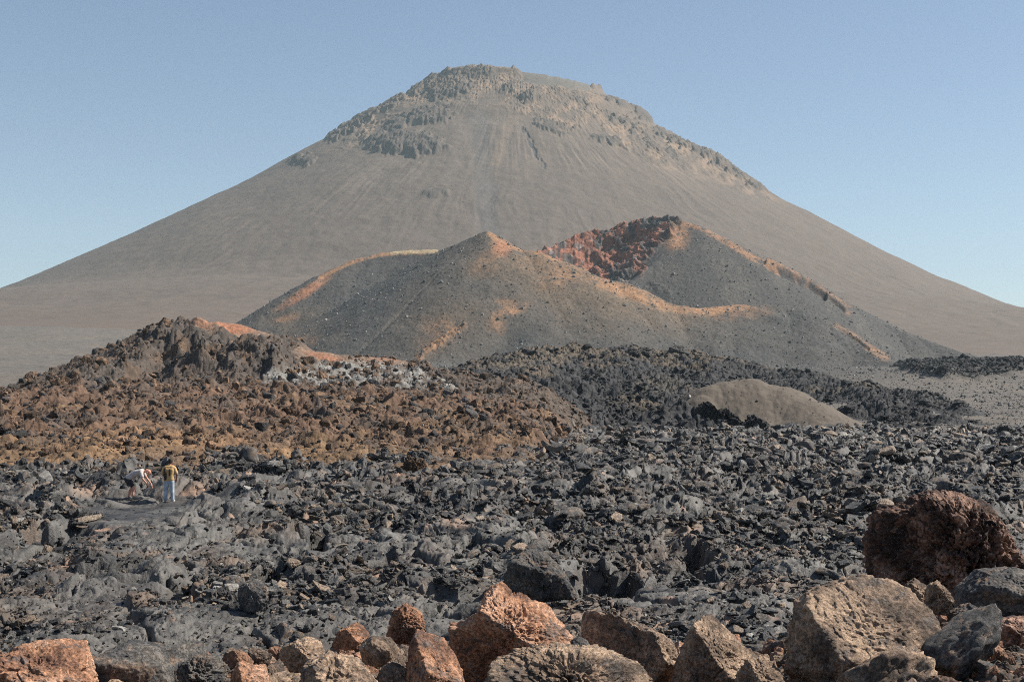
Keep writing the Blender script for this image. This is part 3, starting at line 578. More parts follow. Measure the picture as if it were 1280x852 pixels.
# ------------------------------------------------------------------ rocks
def cube_sphere(n):
    a = np.tan(np.linspace(-math.pi / 4, math.pi / 4, n + 1)); A, B_ = np.meshgrid(a, a); o = np.ones_like(A)
    fs = [(o, A, B_), (-o, -A, B_), (-A, o, B_), (A, -o, B_), (-B_, A, o), (B_, A, -o)]
    P = np.concatenate([np.stack(f, -1).reshape(-1, 3) for f in fs]); P /= np.linalg.norm(P, axis=1)[:, None]
    i = np.arange((n + 1) ** 2).reshape(n + 1, n + 1); q = np.stack([i[:-1, :-1], i[:-1, 1:], i[1:, 1:], i[1:, :-1]], -1).reshape(-1, 4)
    Q = np.concatenate([q + k * (n + 1) ** 2 for k in range(6)])
    key = np.round(P * 1e5).astype(np.int64); _, idx, inv = np.unique(key, axis=0, return_index=True, return_inverse=True)
    return P[idx], inv.ravel()[Q]
CS = {}
def rock_mesh(name, n, size, planes, mat, outline=None, depth=None, seed=0, rough=.05, pits=.3, k=22, freq=1.6, smooth=True):
    """a stone: planes (nx, ny, nz, d) cut the ball, an outline (x, z) bounds its front view; size in metres scales all"""
    if n not in CS: CS[n] = cube_sphere(n)
    D_, Q = CS[n]; r = []
    for (a, b, c, d) in planes:
        l = math.sqrt(a * a + b * b + c * c); q = (D_[:, 0] * a + D_[:, 1] * b + D_[:, 2] * c) / l
        r.append(np.where(q > .02, d / np.maximum(q, .02), 50))
    if outline is not None:
        th = np.arctan2(D_[:, 2], D_[:, 0]); cs, sn = np.cos(th), np.sin(th); rho = np.full(len(D_), 50.0); m = len(outline)
        for i in range(m):
            x0, z0 = outline[i]; x1, z1 = outline[(i + 1) % m]; ex, ez = x1 - x0, z1 - z0
            den = cs * ez - sn * ex; den = np.where(np.abs(den) < 1e-9, 1e-9, den)
            t = (x0 * ez - z0 * ex) / den; u = (x0 * sn - z0 * cs) / den
            ok = (t > 0) & (u >= -1e-6) & (u <= 1 + 1e-6); rho = np.where(ok, np.minimum(rho, t), rho)
        h = np.hypot(D_[:, 0], D_[:, 2]); r.append(rho / np.maximum(h, .05))
    r = np.stack(r); mn = r.min(0); rad = mn - np.log(np.exp(-k * np.minimum(r - mn, 3)).sum(0)) / k
    P = D_ * rad[:, None]
    q = P * freq + seed * 7.31
    rough = rough * 1.0
    dsp = rough * (fbm3(q, 3, seed) + .8 * (1 - 2 * np.abs(pn3(q * 1.9, seed + 5))) + .45 * (1 - 2 * np.abs(pn3(q * 4.3, seed + 6))) + .35 * fbm3(q * 6, 3, seed + 9))
    dsp -= rough * pits * ss(.1, .45, pn3(q * 5.5, seed + 13)) + rough * pits * .6 * ss(.05, .4, pn3(q * 12, seed + 15))
    dsp -= .05 * min(1, rough / .05) * np.exp(-(fbm3(P * 1.4 + seed, 3, seed + 20) * 16) ** 2) * ss(-.2, .2, pn3(P * 1.1 + 3, seed + 22))
    P = P + D_ * dsp[:, None]
    me = mesh_np(name, P * size, Q, None, smooth); me.materials.append(mat); return me
def rand_planes(rng, n=11, flat=1.0):
    out = []
    for i in range(n):
        v = rng.randn(3); v /= np.linalg.norm(v); out.append((v[0], v[1], v[2], .62 + .38 * rng.rand()))
    for ax in range(3):
        for s_ in (-1, 1):
            e = [0, 0, 0]; e[ax] = s_; out.append((*e, (.75 + .3 * rng.rand()) * (flat if ax == 2 else 1)))
    return out
HID = bpy.data.collections.new('rock_kinds')
def variants(name, mat, count, n, flat, rough, seed, smooth=False, k=30, pits=.4):
    c = bpy.data.collections.new(name); rng = np.random.RandomState(seed)
    for i in range(count):
        me = rock_mesh(name, n, 1.0, rand_planes(rng, 9, flat), mat, seed=seed + i, rough=rough, pits=pits, smooth=smooth, k=k)
        ob = bpy.data.objects.new(name, me); c.objects.link(ob)
    return c
def curl_variants(name, mat, count, seed):
    """broken crust plates, bent like dried mud"""
    c = bpy.data.collections.new(name); rng = np.random.RandomState(seed)
    for i in range(count):
        me = rock_mesh(name, 12, 1.0, rand_planes(rng, 8, .26), mat, seed=seed + i, rough=.06, smooth=False, k=40)
        co = np.empty(len(me.vertices) * 3, np.float32); me.vertices.foreach_get('co', co); co = co.reshape(-1, 3)
        bend = rng.uniform(-.5, .9); co[:, 2] += bend * co[:, 0] ** 2 - bend * .3; co[:, 1] *= rng.uniform(.5, 1)
        me.vertices.foreach_set('co', co.ravel()); me.update()
        c.objects.link(bpy.data.objects.new(name, me))
    return c
def toe_variants(name, mat, count, seed):
    """smooth rounded pahoehoe toes"""
    c = bpy.data.collections.new(name); rng = np.random.RandomState(seed)
    for i in range(count):
        me = rock_mesh(name, 16, 1.0, [(1, 0, 0, 1.3), (-1, 0, 0, 1.2), (0, 1, 0, .5), (0, -1, 0, .5), (0, 0, 1, .42), (0, 0, -1, .4), (1, 1, .5, .8), (-1, .6, .8, .8), (.6, -1, .6, .7)], mat, seed=seed + i, rough=.05, pits=.1, k=7)
        co = np.empty(len(me.vertices) * 3, np.float32); me.vertices.foreach_get('co', co); co = co.reshape(-1, 3)
        b = rng.uniform(-.35, .35); co[:, 1] += b * co[:, 0] ** 2; co[:, 2] -= .15 * co[:, 0] ** 2
        me.vertices.foreach_set('co', co.ravel()); me.update()
        c.objects.link(bpy.data.objects.new(name, me))
    return c
def scatter(name, label, cat, P, rot, scl, coll, nvar, seed=1):
    me = bpy.data.meshes.new(name); n = len(P)
    me.vertices.add(n); me.vertices.foreach_set('co', np.ascontiguousarray(P, np.float32).ravel())
    for nm, dat in (('rot', rot), ('scl', scl)):
        a = me.attributes.new(nm, 'FLOAT_VECTOR', 'POINT'); a.data.foreach_set('vector', np.ascontiguousarray(dat, np.float32).ravel())
    a = me.attributes.new('pick', 'INT', 'POINT'); a.data.foreach_set('value', np.random.RandomState(seed).randint(0, nvar, n).astype(np.int32))
    o = bpy.data.objects.new(name, me); COL.objects.link(o)
    g = bpy.data.node_groups.new(name, 'GeometryNodeTree')
    g.interface.new_socket('Geometry', in_out='INPUT', socket_type='NodeSocketGeometry'); g.interface.new_socket('Geometry', in_out='OUTPUT', socket_type='NodeSocketGeometry')
    gi = g.nodes.new('NodeGroupInput'); go = g.nodes.new('NodeGroupOutput'); ip = g.nodes.new('GeometryNodeInstanceOnPoints')
    ci = g.nodes.new('GeometryNodeCollectionInfo'); ci.inputs[0].default_value = coll; ci.inputs['Separate Children'].default_value = True; ci.inputs['Reset Children'].default_value = True
    def na(nm, t):
        x = g.nodes.new('GeometryNodeInputNamedAttribute'); x.data_type = t; x.inputs[0].default_value = nm; return x.outputs[0]
    g.links.new(gi.outputs[0], ip.inputs['Points']); g.links.new(ci.outputs[0], ip.inputs['Instance']); ip.inputs['Pick Instance'].default_value = True
    g.links.new(na('pick', 'INT'), ip.inputs['Instance Index']); g.links.new(na('rot', 'FLOAT_VECTOR'), ip.inputs['Rotation']); g.links.new(na('scl', 'FLOAT_VECTOR'), ip.inputs['Scale'])
    g.links.new(ip.outputs[0], go.inputs[0])
    md = o.modifiers.new('scatter', 'NODES'); md.node_group = g
    tag(o, label, cat, kind='stuff'); return o
def rnd_rot(rng, n, tilt=math.pi):
    return np.stack([rng.uniform(-tilt, tilt, n), rng.uniform(-tilt, tilt, n), rng.uniform(0, 2 * math.pi, n)], -1)
def px_sizes(rng, n, lo, hi, p=2.2):
    """many small, few large (pixels across)"""
    u = rng.rand(n); return lo * (1 - u * (1 - (lo / hi) ** (p - 1))) ** (-1 / (p - 1))

K_slab = curl_variants('crust_plate', R_dark, 10, 500)
R_pale = rock_material('pale_lava_rock', (.12, .114, .104), (.20, .19, .17), (.29, .27, .24), rough=.6, spec=.5, rnd=.5, alt=(.24, .19, .14), alt_at=.8)  # light crust, with the lava's sunlit highlights put into its colour too
K_pale = curl_variants('pale_plate', R_pale, 8, 510)
K_chunk = variants('lava_chunk', R_dark, 8, 9, .8, .10, 520)
K_toe = toe_variants('lava_toe', R_grey, 6, 540)
K_brown = variants('brown_rock', R_brown, 8, 9, .8, .09, 560)
K_black = variants('clinker', R_black, 8, 6, .75, .07, 580)
K_cind = variants('cinder_stone', R_cind, 6, 5, .8, .08, 600)
rng = np.random.RandomState(11)
# broken crust over the lava field
def lava_points(n, y0, y1, rub_min):
    u = rng.uniform(-.46, .46, n); y = np.exp(rng.uniform(math.log(y0), math.log(y1), n)) ; x = u * y
    z, d = lava_height(x, y); hz = hill_raw(x, y); k = ((d['rub'] > rub_min) | (rng.rand(n) < .30)) & (z > hz - .6)
    return x[k], y[k], z[k], d
for nm, lab, cat, coll, nv, n, lo, hi, tilt, zs, y0, y1 in [
    ('broken_crust', 'grey broken crust plates strewn over the lava field', 'lava crust', K_slab, 10, 110000, 2.2, 15, .55, 1.35, 23, 240),
    ('lava_rubble', 'dark angular lava rubble strewn over the lava field', 'lava rubble', K_chunk, 8, 90000, 1.8, 10, 3.1, 1.0, 23, 240),
    ('crust_slabs', 'broad grey slabs of crust lying on the broken lava', 'lava slabs', K_pale, 8, 2600, 6, 17, .3, 1.4, 24, 200),
    ('pale_crust', 'pale crust plates toned as sunlit highlights scattered over the far lava field', 'lava crust', K_pale, 8, 75000, 1.8, 9, .4, 1.5, 24, 245),
    ('lava_lobes', 'smooth grey lava toes lying among the broken crust', 'lava toes', K_toe, 6, 3500, 6, 24, .5, 1.0, 25, 170)]:
    x, y, z, d = lava_points(n, y0, y1, .4); k = (np.hypot((x + 14.6) / 2.6, (y - 57) / 4.5) > 1) & (np.hypot((x + 12.5) / 2.6, (y - 52) / 6.5) > 1); x, y, z = x[k], y[k], z[k]
    if nm == 'pale_crust': k = rng.rand(len(x)) < ss(70, 190, y) * .6 + .38; x, y, z = x[k], y[k], z[k]
    m = len(x)
    s_ = px_sizes(rng, m, lo, hi) * y / F * .5 * (.55 + 1.1 * ss(-.5, .5, fbm(x / 7, y / 12, 3, 380))); s_ = np.minimum(s_, 1.2)
    sc_ = s_[:, None] * rng.uniform(.65, 1.35, (m, 3)) * np.array([[zs, 1, 1]])
    scatter(nm, lab, cat, np.stack([x, y, z + s_ * .25], -1), rnd_rot(rng, m, tilt), sc_, coll, nv)
def grid_points(gr, n, u0, u1, a0, a1, b0, b1):
    u = rng.uniform(a0, a1, n); y = np.exp(rng.uniform(math.log(b0), math.log(b1), n)); x = u * y
    return x, y, sample_grid(gr, x, y, u0, u1)
x, y, z = grid_points(HillG, 90000, -.50, .09, -.49, .08, 69, 390)
hr = hill_raw(x, y); px, py = PR(x, y, z)
k = (z > .6) & ~((y > 290) & (blob(px, py, 300, 410, 60, 16, 0, .2) + blob(px, py, 400, 442, 40, 9, 0, .3) > .2))
k &= rng.rand(len(x)) < .30 + .70 * ss(-.15, .45, fbm(x / 9, y / 13, 4, 382))
x, y, z = x[k], y[k], z[k]; m = len(x); s_ = px_sizes(rng, m, 1.2, 18, 2.7) * y / F * .5
scatter('hill_rubble', 'rusty brown stones strewn over the rubble hill', 'rubble', np.stack([x, y, z + s_ * .2], -1), rnd_rot(rng, m), s_[:, None] * rng.uniform(.7, 1.3, (m, 3)), K_brown, 8)

# black clinker on the flow
X, Y = None, None

def ext_of(gr, x, y, u0, u1): return sample_grid((gr[0], gr[1], gr[3]), x, y, u0, u1)
x, y, z = grid_points(FlowG, 50000, -.07, .42, -.06, .40, 228, 620); e = ext_of(FlowG, x, y, -.07, .42); k = e > .1
x, y, z = x[k], y[k], z[k]; m = len(x); s_ = px_sizes(rng, m, 1.2, 8, 2.9) * y / F * .5 * (.6 + .8 * ss(-.4, .4, fbm(x / 14, y / 20, 3, 384)))
scatter('clinker_rubble', 'jagged black clinker blocks covering the lava flow', 'clinker', np.stack([x, y, z + s_ * .15], -1), rnd_rot(rng, m, .5), s_[:, None] * rng.uniform(.7, 1.3, (m, 3)) * np.array([[1.3, 1.2, .75]]), K_black, 8)
x, y, z = grid_points(PlainG, 60000, -.75, .75, .24, .45, 600, 1300); t = sample_grid(PlainT, x, y, -.75, .75); k = t > .4
x, y, z = x[k], y[k], z[k]; m = len(x); s_ = px_sizes(rng, m, 1.6, 6, 2.8) * y / F * .5
scatter('distant_clinker', 'black clinker blocks of the distant lava tongue at the right', 'clinker', np.stack([x, y, z + s_ * .15], -1), rnd_rot(rng, m, .5), s_[:, None] * rng.uniform(.7, 1.3, (m, 3)) * np.array([[1.3, 1.2, .75]]), K_black, 8)
# stones on the cones, the plain and the mound
Ps = []; Ss = []
for gr, a, b, c0, c1, y0, y1, n, thr in [(Fr_xy, -.24, .34, -.2, .32, 1085, 1650, 20000, -1.4), (Bk_xy, -.02, .46, .0, .42, 1335, 1950, 9000, .5), (MoundZ, .06, .29, .09, .27, 230, 330, 900, .4)]:
    x, y, z = grid_points(gr, n, a, b, c0, c1, y0, y1); e = ext_of(gr, x, y, a, b); k = e > thr
    x, y, z = x[k], y[k], z[k]; s_ = px_sizes(rng, len(x), .8, 4.2, 4.0) * y / F * .5; Ps.append(np.stack([x, y, z + s_ * .3], -1)); Ss.append(s_)
x, y, z = grid_points(PlainG, 26000, -.75, .75, -.1, .42, 240, 1300); s_ = px_sizes(rng, len(x), .9, 4.5, 3.4) * y / F * .5; Ps.append(np.stack([x, y, z + s_ * .3], -1)); Ss.append(s_)
P = np.concatenate(Ps); s_ = np.concatenate(Ss); m = len(P)
scatter('cinder_stones', 'small loose stones dotted over the cinder slopes', 'stones', P, rnd_rot(rng, m), s_[:, None] * rng.uniform(.7, 1.3, (m, 3)), K_cind, 6)


# ------------------------------------------------------------------ the nearest boulders, each one a thing of its own
crng = np.random.RandomState(77)
def boulder(name, label, pts, Y, mat, planes, n=70, chips=11, rough=.06, pits=.4, seed=0, k=26, freq=1.7, dy=.75, cat='boulder', group=None):
    px = np.array([p[0] for p in pts], float); py = np.array([p[1] for p in pts], float)
    cx, cy = (px.min() + px.max()) / 2, (py.min() + py.max()) / 2; S = (px.max() - px.min()) / 2; S = max(S, (py.max() - py.min()) / 2)
    me = rock_mesh(name, n, S / F * Y, list(planes) + [(0, 1, 0, dy), (0, -1, 0, dy)] + [(*crng.randn(3), crng.uniform(.68, .96)) for _ in range(chips)], mat, outline=[((a - cx) / S, -(b - cy) / S) for a, b in zip(px, py)], seed=seed, rough=rough, pits=pits, k=k * 1.7, freq=freq)
    o = bpy.data.objects.new(name, me); COL.objects.link(o); o.location = [float(v) for v in W(cx, cy, Y)]
    tag(o, label, cat, group); return o
boulder('boulder', 'big tan boulder with a flat pitted top face at the bottom right', [(984, 880), (987, 800), (999, 754), (1022, 739), (1060, 734), (1095, 730), (1130, 734), (1152, 748), (1172, 778), (1183, 815), (1187, 880)], 13.0, R_tan,
    [(.12, -.62, .78, .36), (-.85, -.5, .15, .78), (.8, -.35, .45, .80)], n=150, rough=.035, pits=.7, seed=3, k=30)
boulder('boulder', 'huge dark red boulder with a pitted shadowy face at the right edge', [(1103, 775), (1105, 660), (1116, 646), (1142, 641), (1160, 626), (1182, 618), (1232, 614), (1258, 628), (1276, 652), (1300, 682), (1312, 775)], 17.5, R_red,
    [(-.80, -.60, .02, .62), (.25, -.2, .92, .52), (.25, -.95, -.12, .50), (.80, -.25, .55, .50)], n=170, rough=.075, pits=1.2, seed=8, k=34, freq=2.2)
boulder('boulder', 'orange boulder with a rounded knob on top at the bottom centre', [(565, 875), (565, 788), (580, 784), (600, 773), (608, 750), (628, 733), (655, 731), (677, 741), (682, 763), (700, 784), (719, 806), (712, 832), (690, 852), (640, 875)], 14.0, R_orange,
    [(.34, -.48, .80, .42), (-.46, -.86, -.30, .34)], n=140, rough=.055, pits=.8, seed=12, k=28, freq=2.2)
boulder('boulder', 'sharp dark boulder with a thin sunlit edge right of the orange boulder', [(727, 875), (731, 792), (741, 753), (760, 762), (782, 775), (812, 785), (838, 801), (852, 832), (852, 875)], 14.3, R_tan,
    [(-.42, -.90, -.05, .34), (.30, .25, .92, .52), (.6, -.65, .3, .80)], n=110, rough=.045, pits=.5, seed=16, k=32)
boulder('boulder', 'brown grey boulder with a smooth slanting slab face', [(836, 880), (845, 815), (862, 782), (878, 771), (892, 774), (910, 790), (932, 812), (948, 835), (958, 880)], 13.6, R_tan,
    [(.50, -.52, .70, .36), (-.7, -.7, .1, .55)], n=110, rough=.05, pits=.6, seed=21, k=28)
boulder('boulder', 'pale cream cracked boulder beside the slanting slab boulder', [(918, 880), (922, 832), (944, 816), (962, 820), (975, 846), (980, 880)], 12.7, R_tan, [(.3, -.6, .74, .5), (-.7, -.6, .2, .6)], n=60, rough=.09, seed=24)
boulder('boulder', 'wide wrinkled tan slab lying along the bottom edge', [(602, 890), (611, 845), (628, 825), (680, 819), (722, 821), (766, 826), (802, 845), (820, 890)], 12.0, R_tan, [(.05, -.55, .83, .20), (0, -1, 0, .35)], n=130, rough=.06, pits=.9, seed=27, k=30, freq=3.0)
boulder('boulder', 'upright orange slab boulder left of the knobbed orange boulder', [(505, 890), (510, 815), (520, 793), (545, 790), (558, 806), (576, 840), (586, 890)], 12.8, R_orange, [(.45, -.5, .74, .42), (-.85, -.5, .1, .55)], n=100, rough=.04, seed=31, k=34)
boulder('rock', 'small grey rounded rock tucked beside the orange boulder', [(710, 822), (713, 802), (724, 797), (736, 801), (739, 820)], 13.2, R_grey, [(.3, -.5, .8, .7)], n=34, seed=33, cat='rock')
boulder('rock', 'tan egg shaped rock at the bottom left of centre', [(446, 830), (450, 804), (464, 795), (488, 797), (498, 812), (490, 832)], 13.5, R_tan, [(.4, -.5, .8, .7), (-.6, -.6, -.5, .6)], n=50, rough=.03, seed=36, k=12, cat='rock')
boulder('rock', 'rust red rock with a dark hollow above the upright orange slab', [(482, 800), (490, 768), (507, 757), (524, 768), (535, 800)], 14.4, R_orange, [(.3, -.5, .8, .55), (-.8, -.5, .2, .5)], n=60, rough=.1, pits=1.1, seed=39, cat='rock')
boulder('rock', 'orange rock with a shadowed left side above the brown cluster', [(412, 812), (424, 790), (445, 780), (458, 785), (460, 806)], 14.2, R_orange, [(.5, -.3, .8, .45), (-.6, -.8, 0, .35)], n=50, rough=.07, seed=42, cat='rock')
boulder('boulder', 'broad orange brown slab in the bottom left corner', [(-30, 890), (-5, 826), (30, 812), (75, 808), (106, 816), (124, 838), (132, 890)], 13.6, R_orange, [(.1, -.5, .86, .35), (-.3, -.9, .2, .6)], n=110, rough=.05, pits=.5, seed=45, k=22)
boulder('boulder', 'smooth grey domed rock beside the bottom left corner slab', [(112, 862), (124, 818), (158, 805), (195, 811), (214, 832), (220, 862)], 14.6, R_grey, [(.1, -.4, .9, .45)], n=80, rough=.03, pits=.3, seed=48, k=12)
boulder('rock', 'orange rock cut by the bottom edge right of the pitted grey rock', [(283, 885), (291, 832), (309, 821), (330, 831), (340, 885)], 12.6, R_orange, [(.4, -.5, .76, .5), (-.8, -.5, .2, .55)], n=50, rough=.06, seed=51, cat='rock')
boulder('rock', 'tan rock with a deep shadow under its left side near the bottom', [(346, 838), (355, 810), (378, 800), (400, 804), (408, 836)], 13.6, R_tan, [(.4, -.4, .8, .5), (-.6, -.8, -.2, .4)], n=50, rough=.08, seed=54, cat='rock')
boulder('boulder', 'dusty brown boulder at the bottom edge below the egg shaped rock', [(368, 890), (380, 836), (408, 822), (446, 826), (466, 852), (472, 890)], 12.4, R_tan, [(.2, -.6, .76, .4), (-.7, -.6, .2, .6)], n=80, rough=.06, seed=57)
boulder('rock', 'pitted dark grey rock on the bank at lower left', [(212, 868), (224, 834), (250, 822), (274, 832), (284, 868)], 13.3, R_grey, [(.3, -.5, .8, .5), (-.8, -.5, .1, .5)], n=60, rough=.10, pits=1.2, seed=60, cat='rock')
boulder('boulder', 'rounded blue grey boulder under the huge dark red boulder', [(1200, 775), (1208, 738), (1234, 717), (1270, 712), (1312, 720), (1318, 775)], 15.2, R_grey, [(.1, -.5, .85, .45), (-.3, -.9, -.2, .6)], n=80, rough=.04, seed=63, k=14)
boulder('rock', 'grey rock in the middle of the stony bank at right', [(1186, 800), (1194, 768), (1216, 757), (1238, 772), (1246, 800)], 14.2, R_grey, [(.2, -.6, .8, .5), (-.7, -.6, 0, .6)], n=50, rough=.07, seed=66, cat='rock')
boulder('rock', 'dark rust coloured rock at the right edge of the bank', [(1224, 822), (1238, 788), (1262, 777), (1312, 774), (1318, 822)], 13.6, R_red, [(.2, -.5, .84, .4), (-.5, -.85, 0, .45)], n=60, rough=.06, seed=69, cat='rock')
boulder('rock', 'flat tan stone in the bottom right corner', [(1228, 872), (1244, 835), (1278, 824), (1312, 832), (1320, 872)], 12.6, R_grey, [(.2, -.5, .84, .4)], n=50, rough=.04, seed=72, cat='rock')
boulder('rock', 'light tan knob of rock behind the big tan boulder', [(1128, 768), (1134, 731), (1149, 724), (1161, 735), (1166, 768)], 14.6, R_tan, [(.5, -.5, .7, .5), (-.7, -.7, 0, .5)], n=44, rough=.10, seed=75, cat='rock')
boulder('rock', 'hollow curled tan rock right of the light tan knob', [(1158, 764), (1164, 732), (1176, 727), (1189, 744), (1190, 766)], 14.3, R_tan, [(.6, -.4, .7, .5), (-.6, -.8, 0, .35)], n=44, rough=.12, pits=1.3, seed=78, cat='rock')
boulder('rock', 'brown rock wedged below the egg shaped rock', [(468, 880), (476, 838), (494, 828), (510, 842), (514, 880)], 12.9, R_tan, [(.4, -.6, .7, .5)], n=44, rough=.08, seed=81, cat='rock')
boulder('rock', 'round grey rock with a black shadowed side in the lava at left', [(290, 762), (298, 738), (316, 726), (332, 735), (338, 760)], 31.0, R_grey, [(.3, -.4, .85, .6), (-.8, -.6, 0, .35)], n=50, rough=.08, seed=84, cat='rock')
boulder('rock', 'grey folded lava lobe standing in the field behind the orange boulder', [(628, 736), (632, 704), (650, 688), (678, 690), (700, 712), (722, 744), (660, 748)], 33.0, R_grey, [(.2, -.5, .84, .4), (-.2, -.95, -.2, .5)], n=80, rough=.06, seed=87, k=14, cat='rock')
boulder('boulder', 'lone light brown boulder on the crest of the rubble hill', [(496, 516), (500, 500), (510, 492), (523, 492), (533, 508), (534, 518)], 224.0, R_brown, [(.4, -.5, .76, .5), (-.6, -.8, 0, .4)], n=40, rough=.09, seed=90)
boulder('boulder', 'brown boulder on the skyline of the black lava flow', [(833, 444), (836, 435), (848, 433), (858, 438), (862, 444)], 555.0, R_brown, [(.3, -.5, .8, .4)], n=24, rough=.1, seed=93)
boulder('spatter_crag', 'black jagged lava crag in front of the brown ash mound', [(868, 545), (872, 522), (880, 508), (890, 505), (898, 516), (908, 514), (920, 528), (940, 545)], 262.0, R_black, [(.4, -.5, .7, .5), (-.6, -.8, 0, .4)], n=70, rough=.14, seed=96, cat='crag', freq=2.6)
boulder('spatter_crag', 'low black crag right of the jagged crag on the mound', [(925, 546), (932, 528), (945, 522), (960, 534), (985, 546)], 258.0, R_black, [(.4, -.5, .7, .5)], n=50, rough=.14, seed=99, cat='crag', freq=2.6)
boulder('lava_clump', 'ragged brown lava clump in the middle of the lava field', [(495, 606), (502, 585), (515, 575), (528, 580), (540, 592), (552, 606)], 86.0, R_brown, [(.3, -.5, .8, .5), (-.6, -.8, 0, .4)], n=70, rough=.16, seed=102, cat='lava clump', freq=2.8)
boulder('spatter_crag', 'small black spire on the pale grey lava patch', [(457, 488), (460, 478), (466, 473), (472, 478), (477, 488)], 246.0, R_black, [(.4, -.5, .7, .5)], n=30, rough=.14, seed=105, cat='crag')

# loose rocks of the bank: individuals that nothing tells apart within their own patch
def rock_kinds(name, mat, cnt, n, rough, seed, flat=.8):
    rg_ = np.random.RandomState(seed)
    return [rock_mesh(name, n, 1.0, rand_planes(rg_, 9, flat), mat, seed=seed + i, rough=rough, pits=.6, k=26) for i in range(cnt)]
KB = [rock_kinds('rock', R_tan, 4, 20, .08, 700), rock_kinds('rock', R_orange, 4, 20, .08, 720), rock_kinds('rock', R_grey, 4, 20, .07, 740), rock_kinds('rock', R_red, 2, 20, .08, 760)]
rng = np.random.RandomState(5)
def put(me, name, x, y, z, s, label, cat, group, squash=.8):
    o = bpy.data.objects.new(name, me); COL.objects.link(o); o.location = (x, y, z)
    o.rotation_euler = (rng.uniform(-.5, .5), rng.uniform(-.5, .5), rng.uniform(0, 6.28)); o.scale = (s * rng.uniform(.8, 1.25), s * rng.uniform(.8, 1.25), s * squash * rng.uniform(.8, 1.2))
    tag(o, label, cat, group)
cnt = 0
while cnt < 168:
    px_ = rng.uniform(-10, 1290); y = rng.uniform(11.6, 17.0)
    x = (px_ - 640) / F * y; right = px_ > 1180
    if 590 < px_ < 1180 and rng.rand() < .55: continue
    s = min(.34, .035 * (1 - rng.rand()) ** -.75)
    z = float(bank_height(np.array([x]), np.array([y]))[0][0])
    w = rng.rand(); kk = KB[0 if w < .35 else 1 if w < .62 else 2 if w < .92 else 3] if not right else KB[0 if w < .3 else 2 if w < .9 else 3]
    put(kk[rng.randint(len(kk))], 'rock', x, y, z + s * .3, s, 'loose stone lying among the boulders on the near bank at right' if right else 'loose stone lying between the boulders along the bottom edge', 'rock', 'loose stones on the right of the near bank' if right else 'loose stones along the near bank')
    cnt += 1
m = 7000; y = rng.uniform(11.2, 19, m); x = rng.uniform(-.45, .45, m) * y; z = bank_height(x, y)[0]; s_ = px_sizes(rng, m, 4, 42, 2.3) * y / F * .5
K_bank = variants('bank_stone', rock_material('bank_stone_rock', (.07, .06, .055), (.17, .125, .095), (.34, .24, .17), rnd=.4, alt=(.40, .22, .14), alt_at=.45), 8, 16, .8, .08, 900, smooth=False)
scatter('bank_rubble', 'rusty and grey stones filling the gaps between the nearest boulders', 'rubble', np.stack([x, y, z + s_ * .3], -1), rnd_rot(rng, m), s_[:, None] * rng.uniform(.7, 1.3, (m, 3)), K_bank, 8)
# the larger blocks of the lava field and of the rubble hill
KL = rock_kinds('lava_block', R_dark, 5, 18, .10, 780); cnt = 0
while cnt < 70:
    u = rng.uniform(-.36, .36); y = math.exp(rng.uniform(math.log(28), math.log(75))); x = u * y
    zz, dd = lava_height(np.array([x]), np.array([y]))
    if dd['rub'][0] < .6 or abs(u + .25) < .05: continue
    s = rng.uniform(9, 20) / F * y * .5
    put(KL[rng.randint(5)], 'lava_block', x, y, float(zz[0]) + s * .3, s, 'dark block of broken lava lying in the lava field', 'lava block', 'blocks of broken lava in the lava field', .7); cnt += 1
KH = rock_kinds('hill_rock', R_brown, 5, 16, .10, 800); cnt = 0
while cnt < 45:
    u = rng.uniform(-.36, .0); y = math.exp(rng.uniform(math.log(88), math.log(200))); x = u * y
    z = float(sample_grid(HillG, np.array([x]), np.array([y]), -.50, .09)[0]); s = rng.uniform(9, 18) / F * y * .5
    if z < 1.8: continue
    put(KH[rng.randint(5)], 'hill_rock', x, y, z + s * .3, s, 'brown rock resting on the slope of the rubble hill', 'rock', 'rocks resting on the rubble hill'); cnt += 1

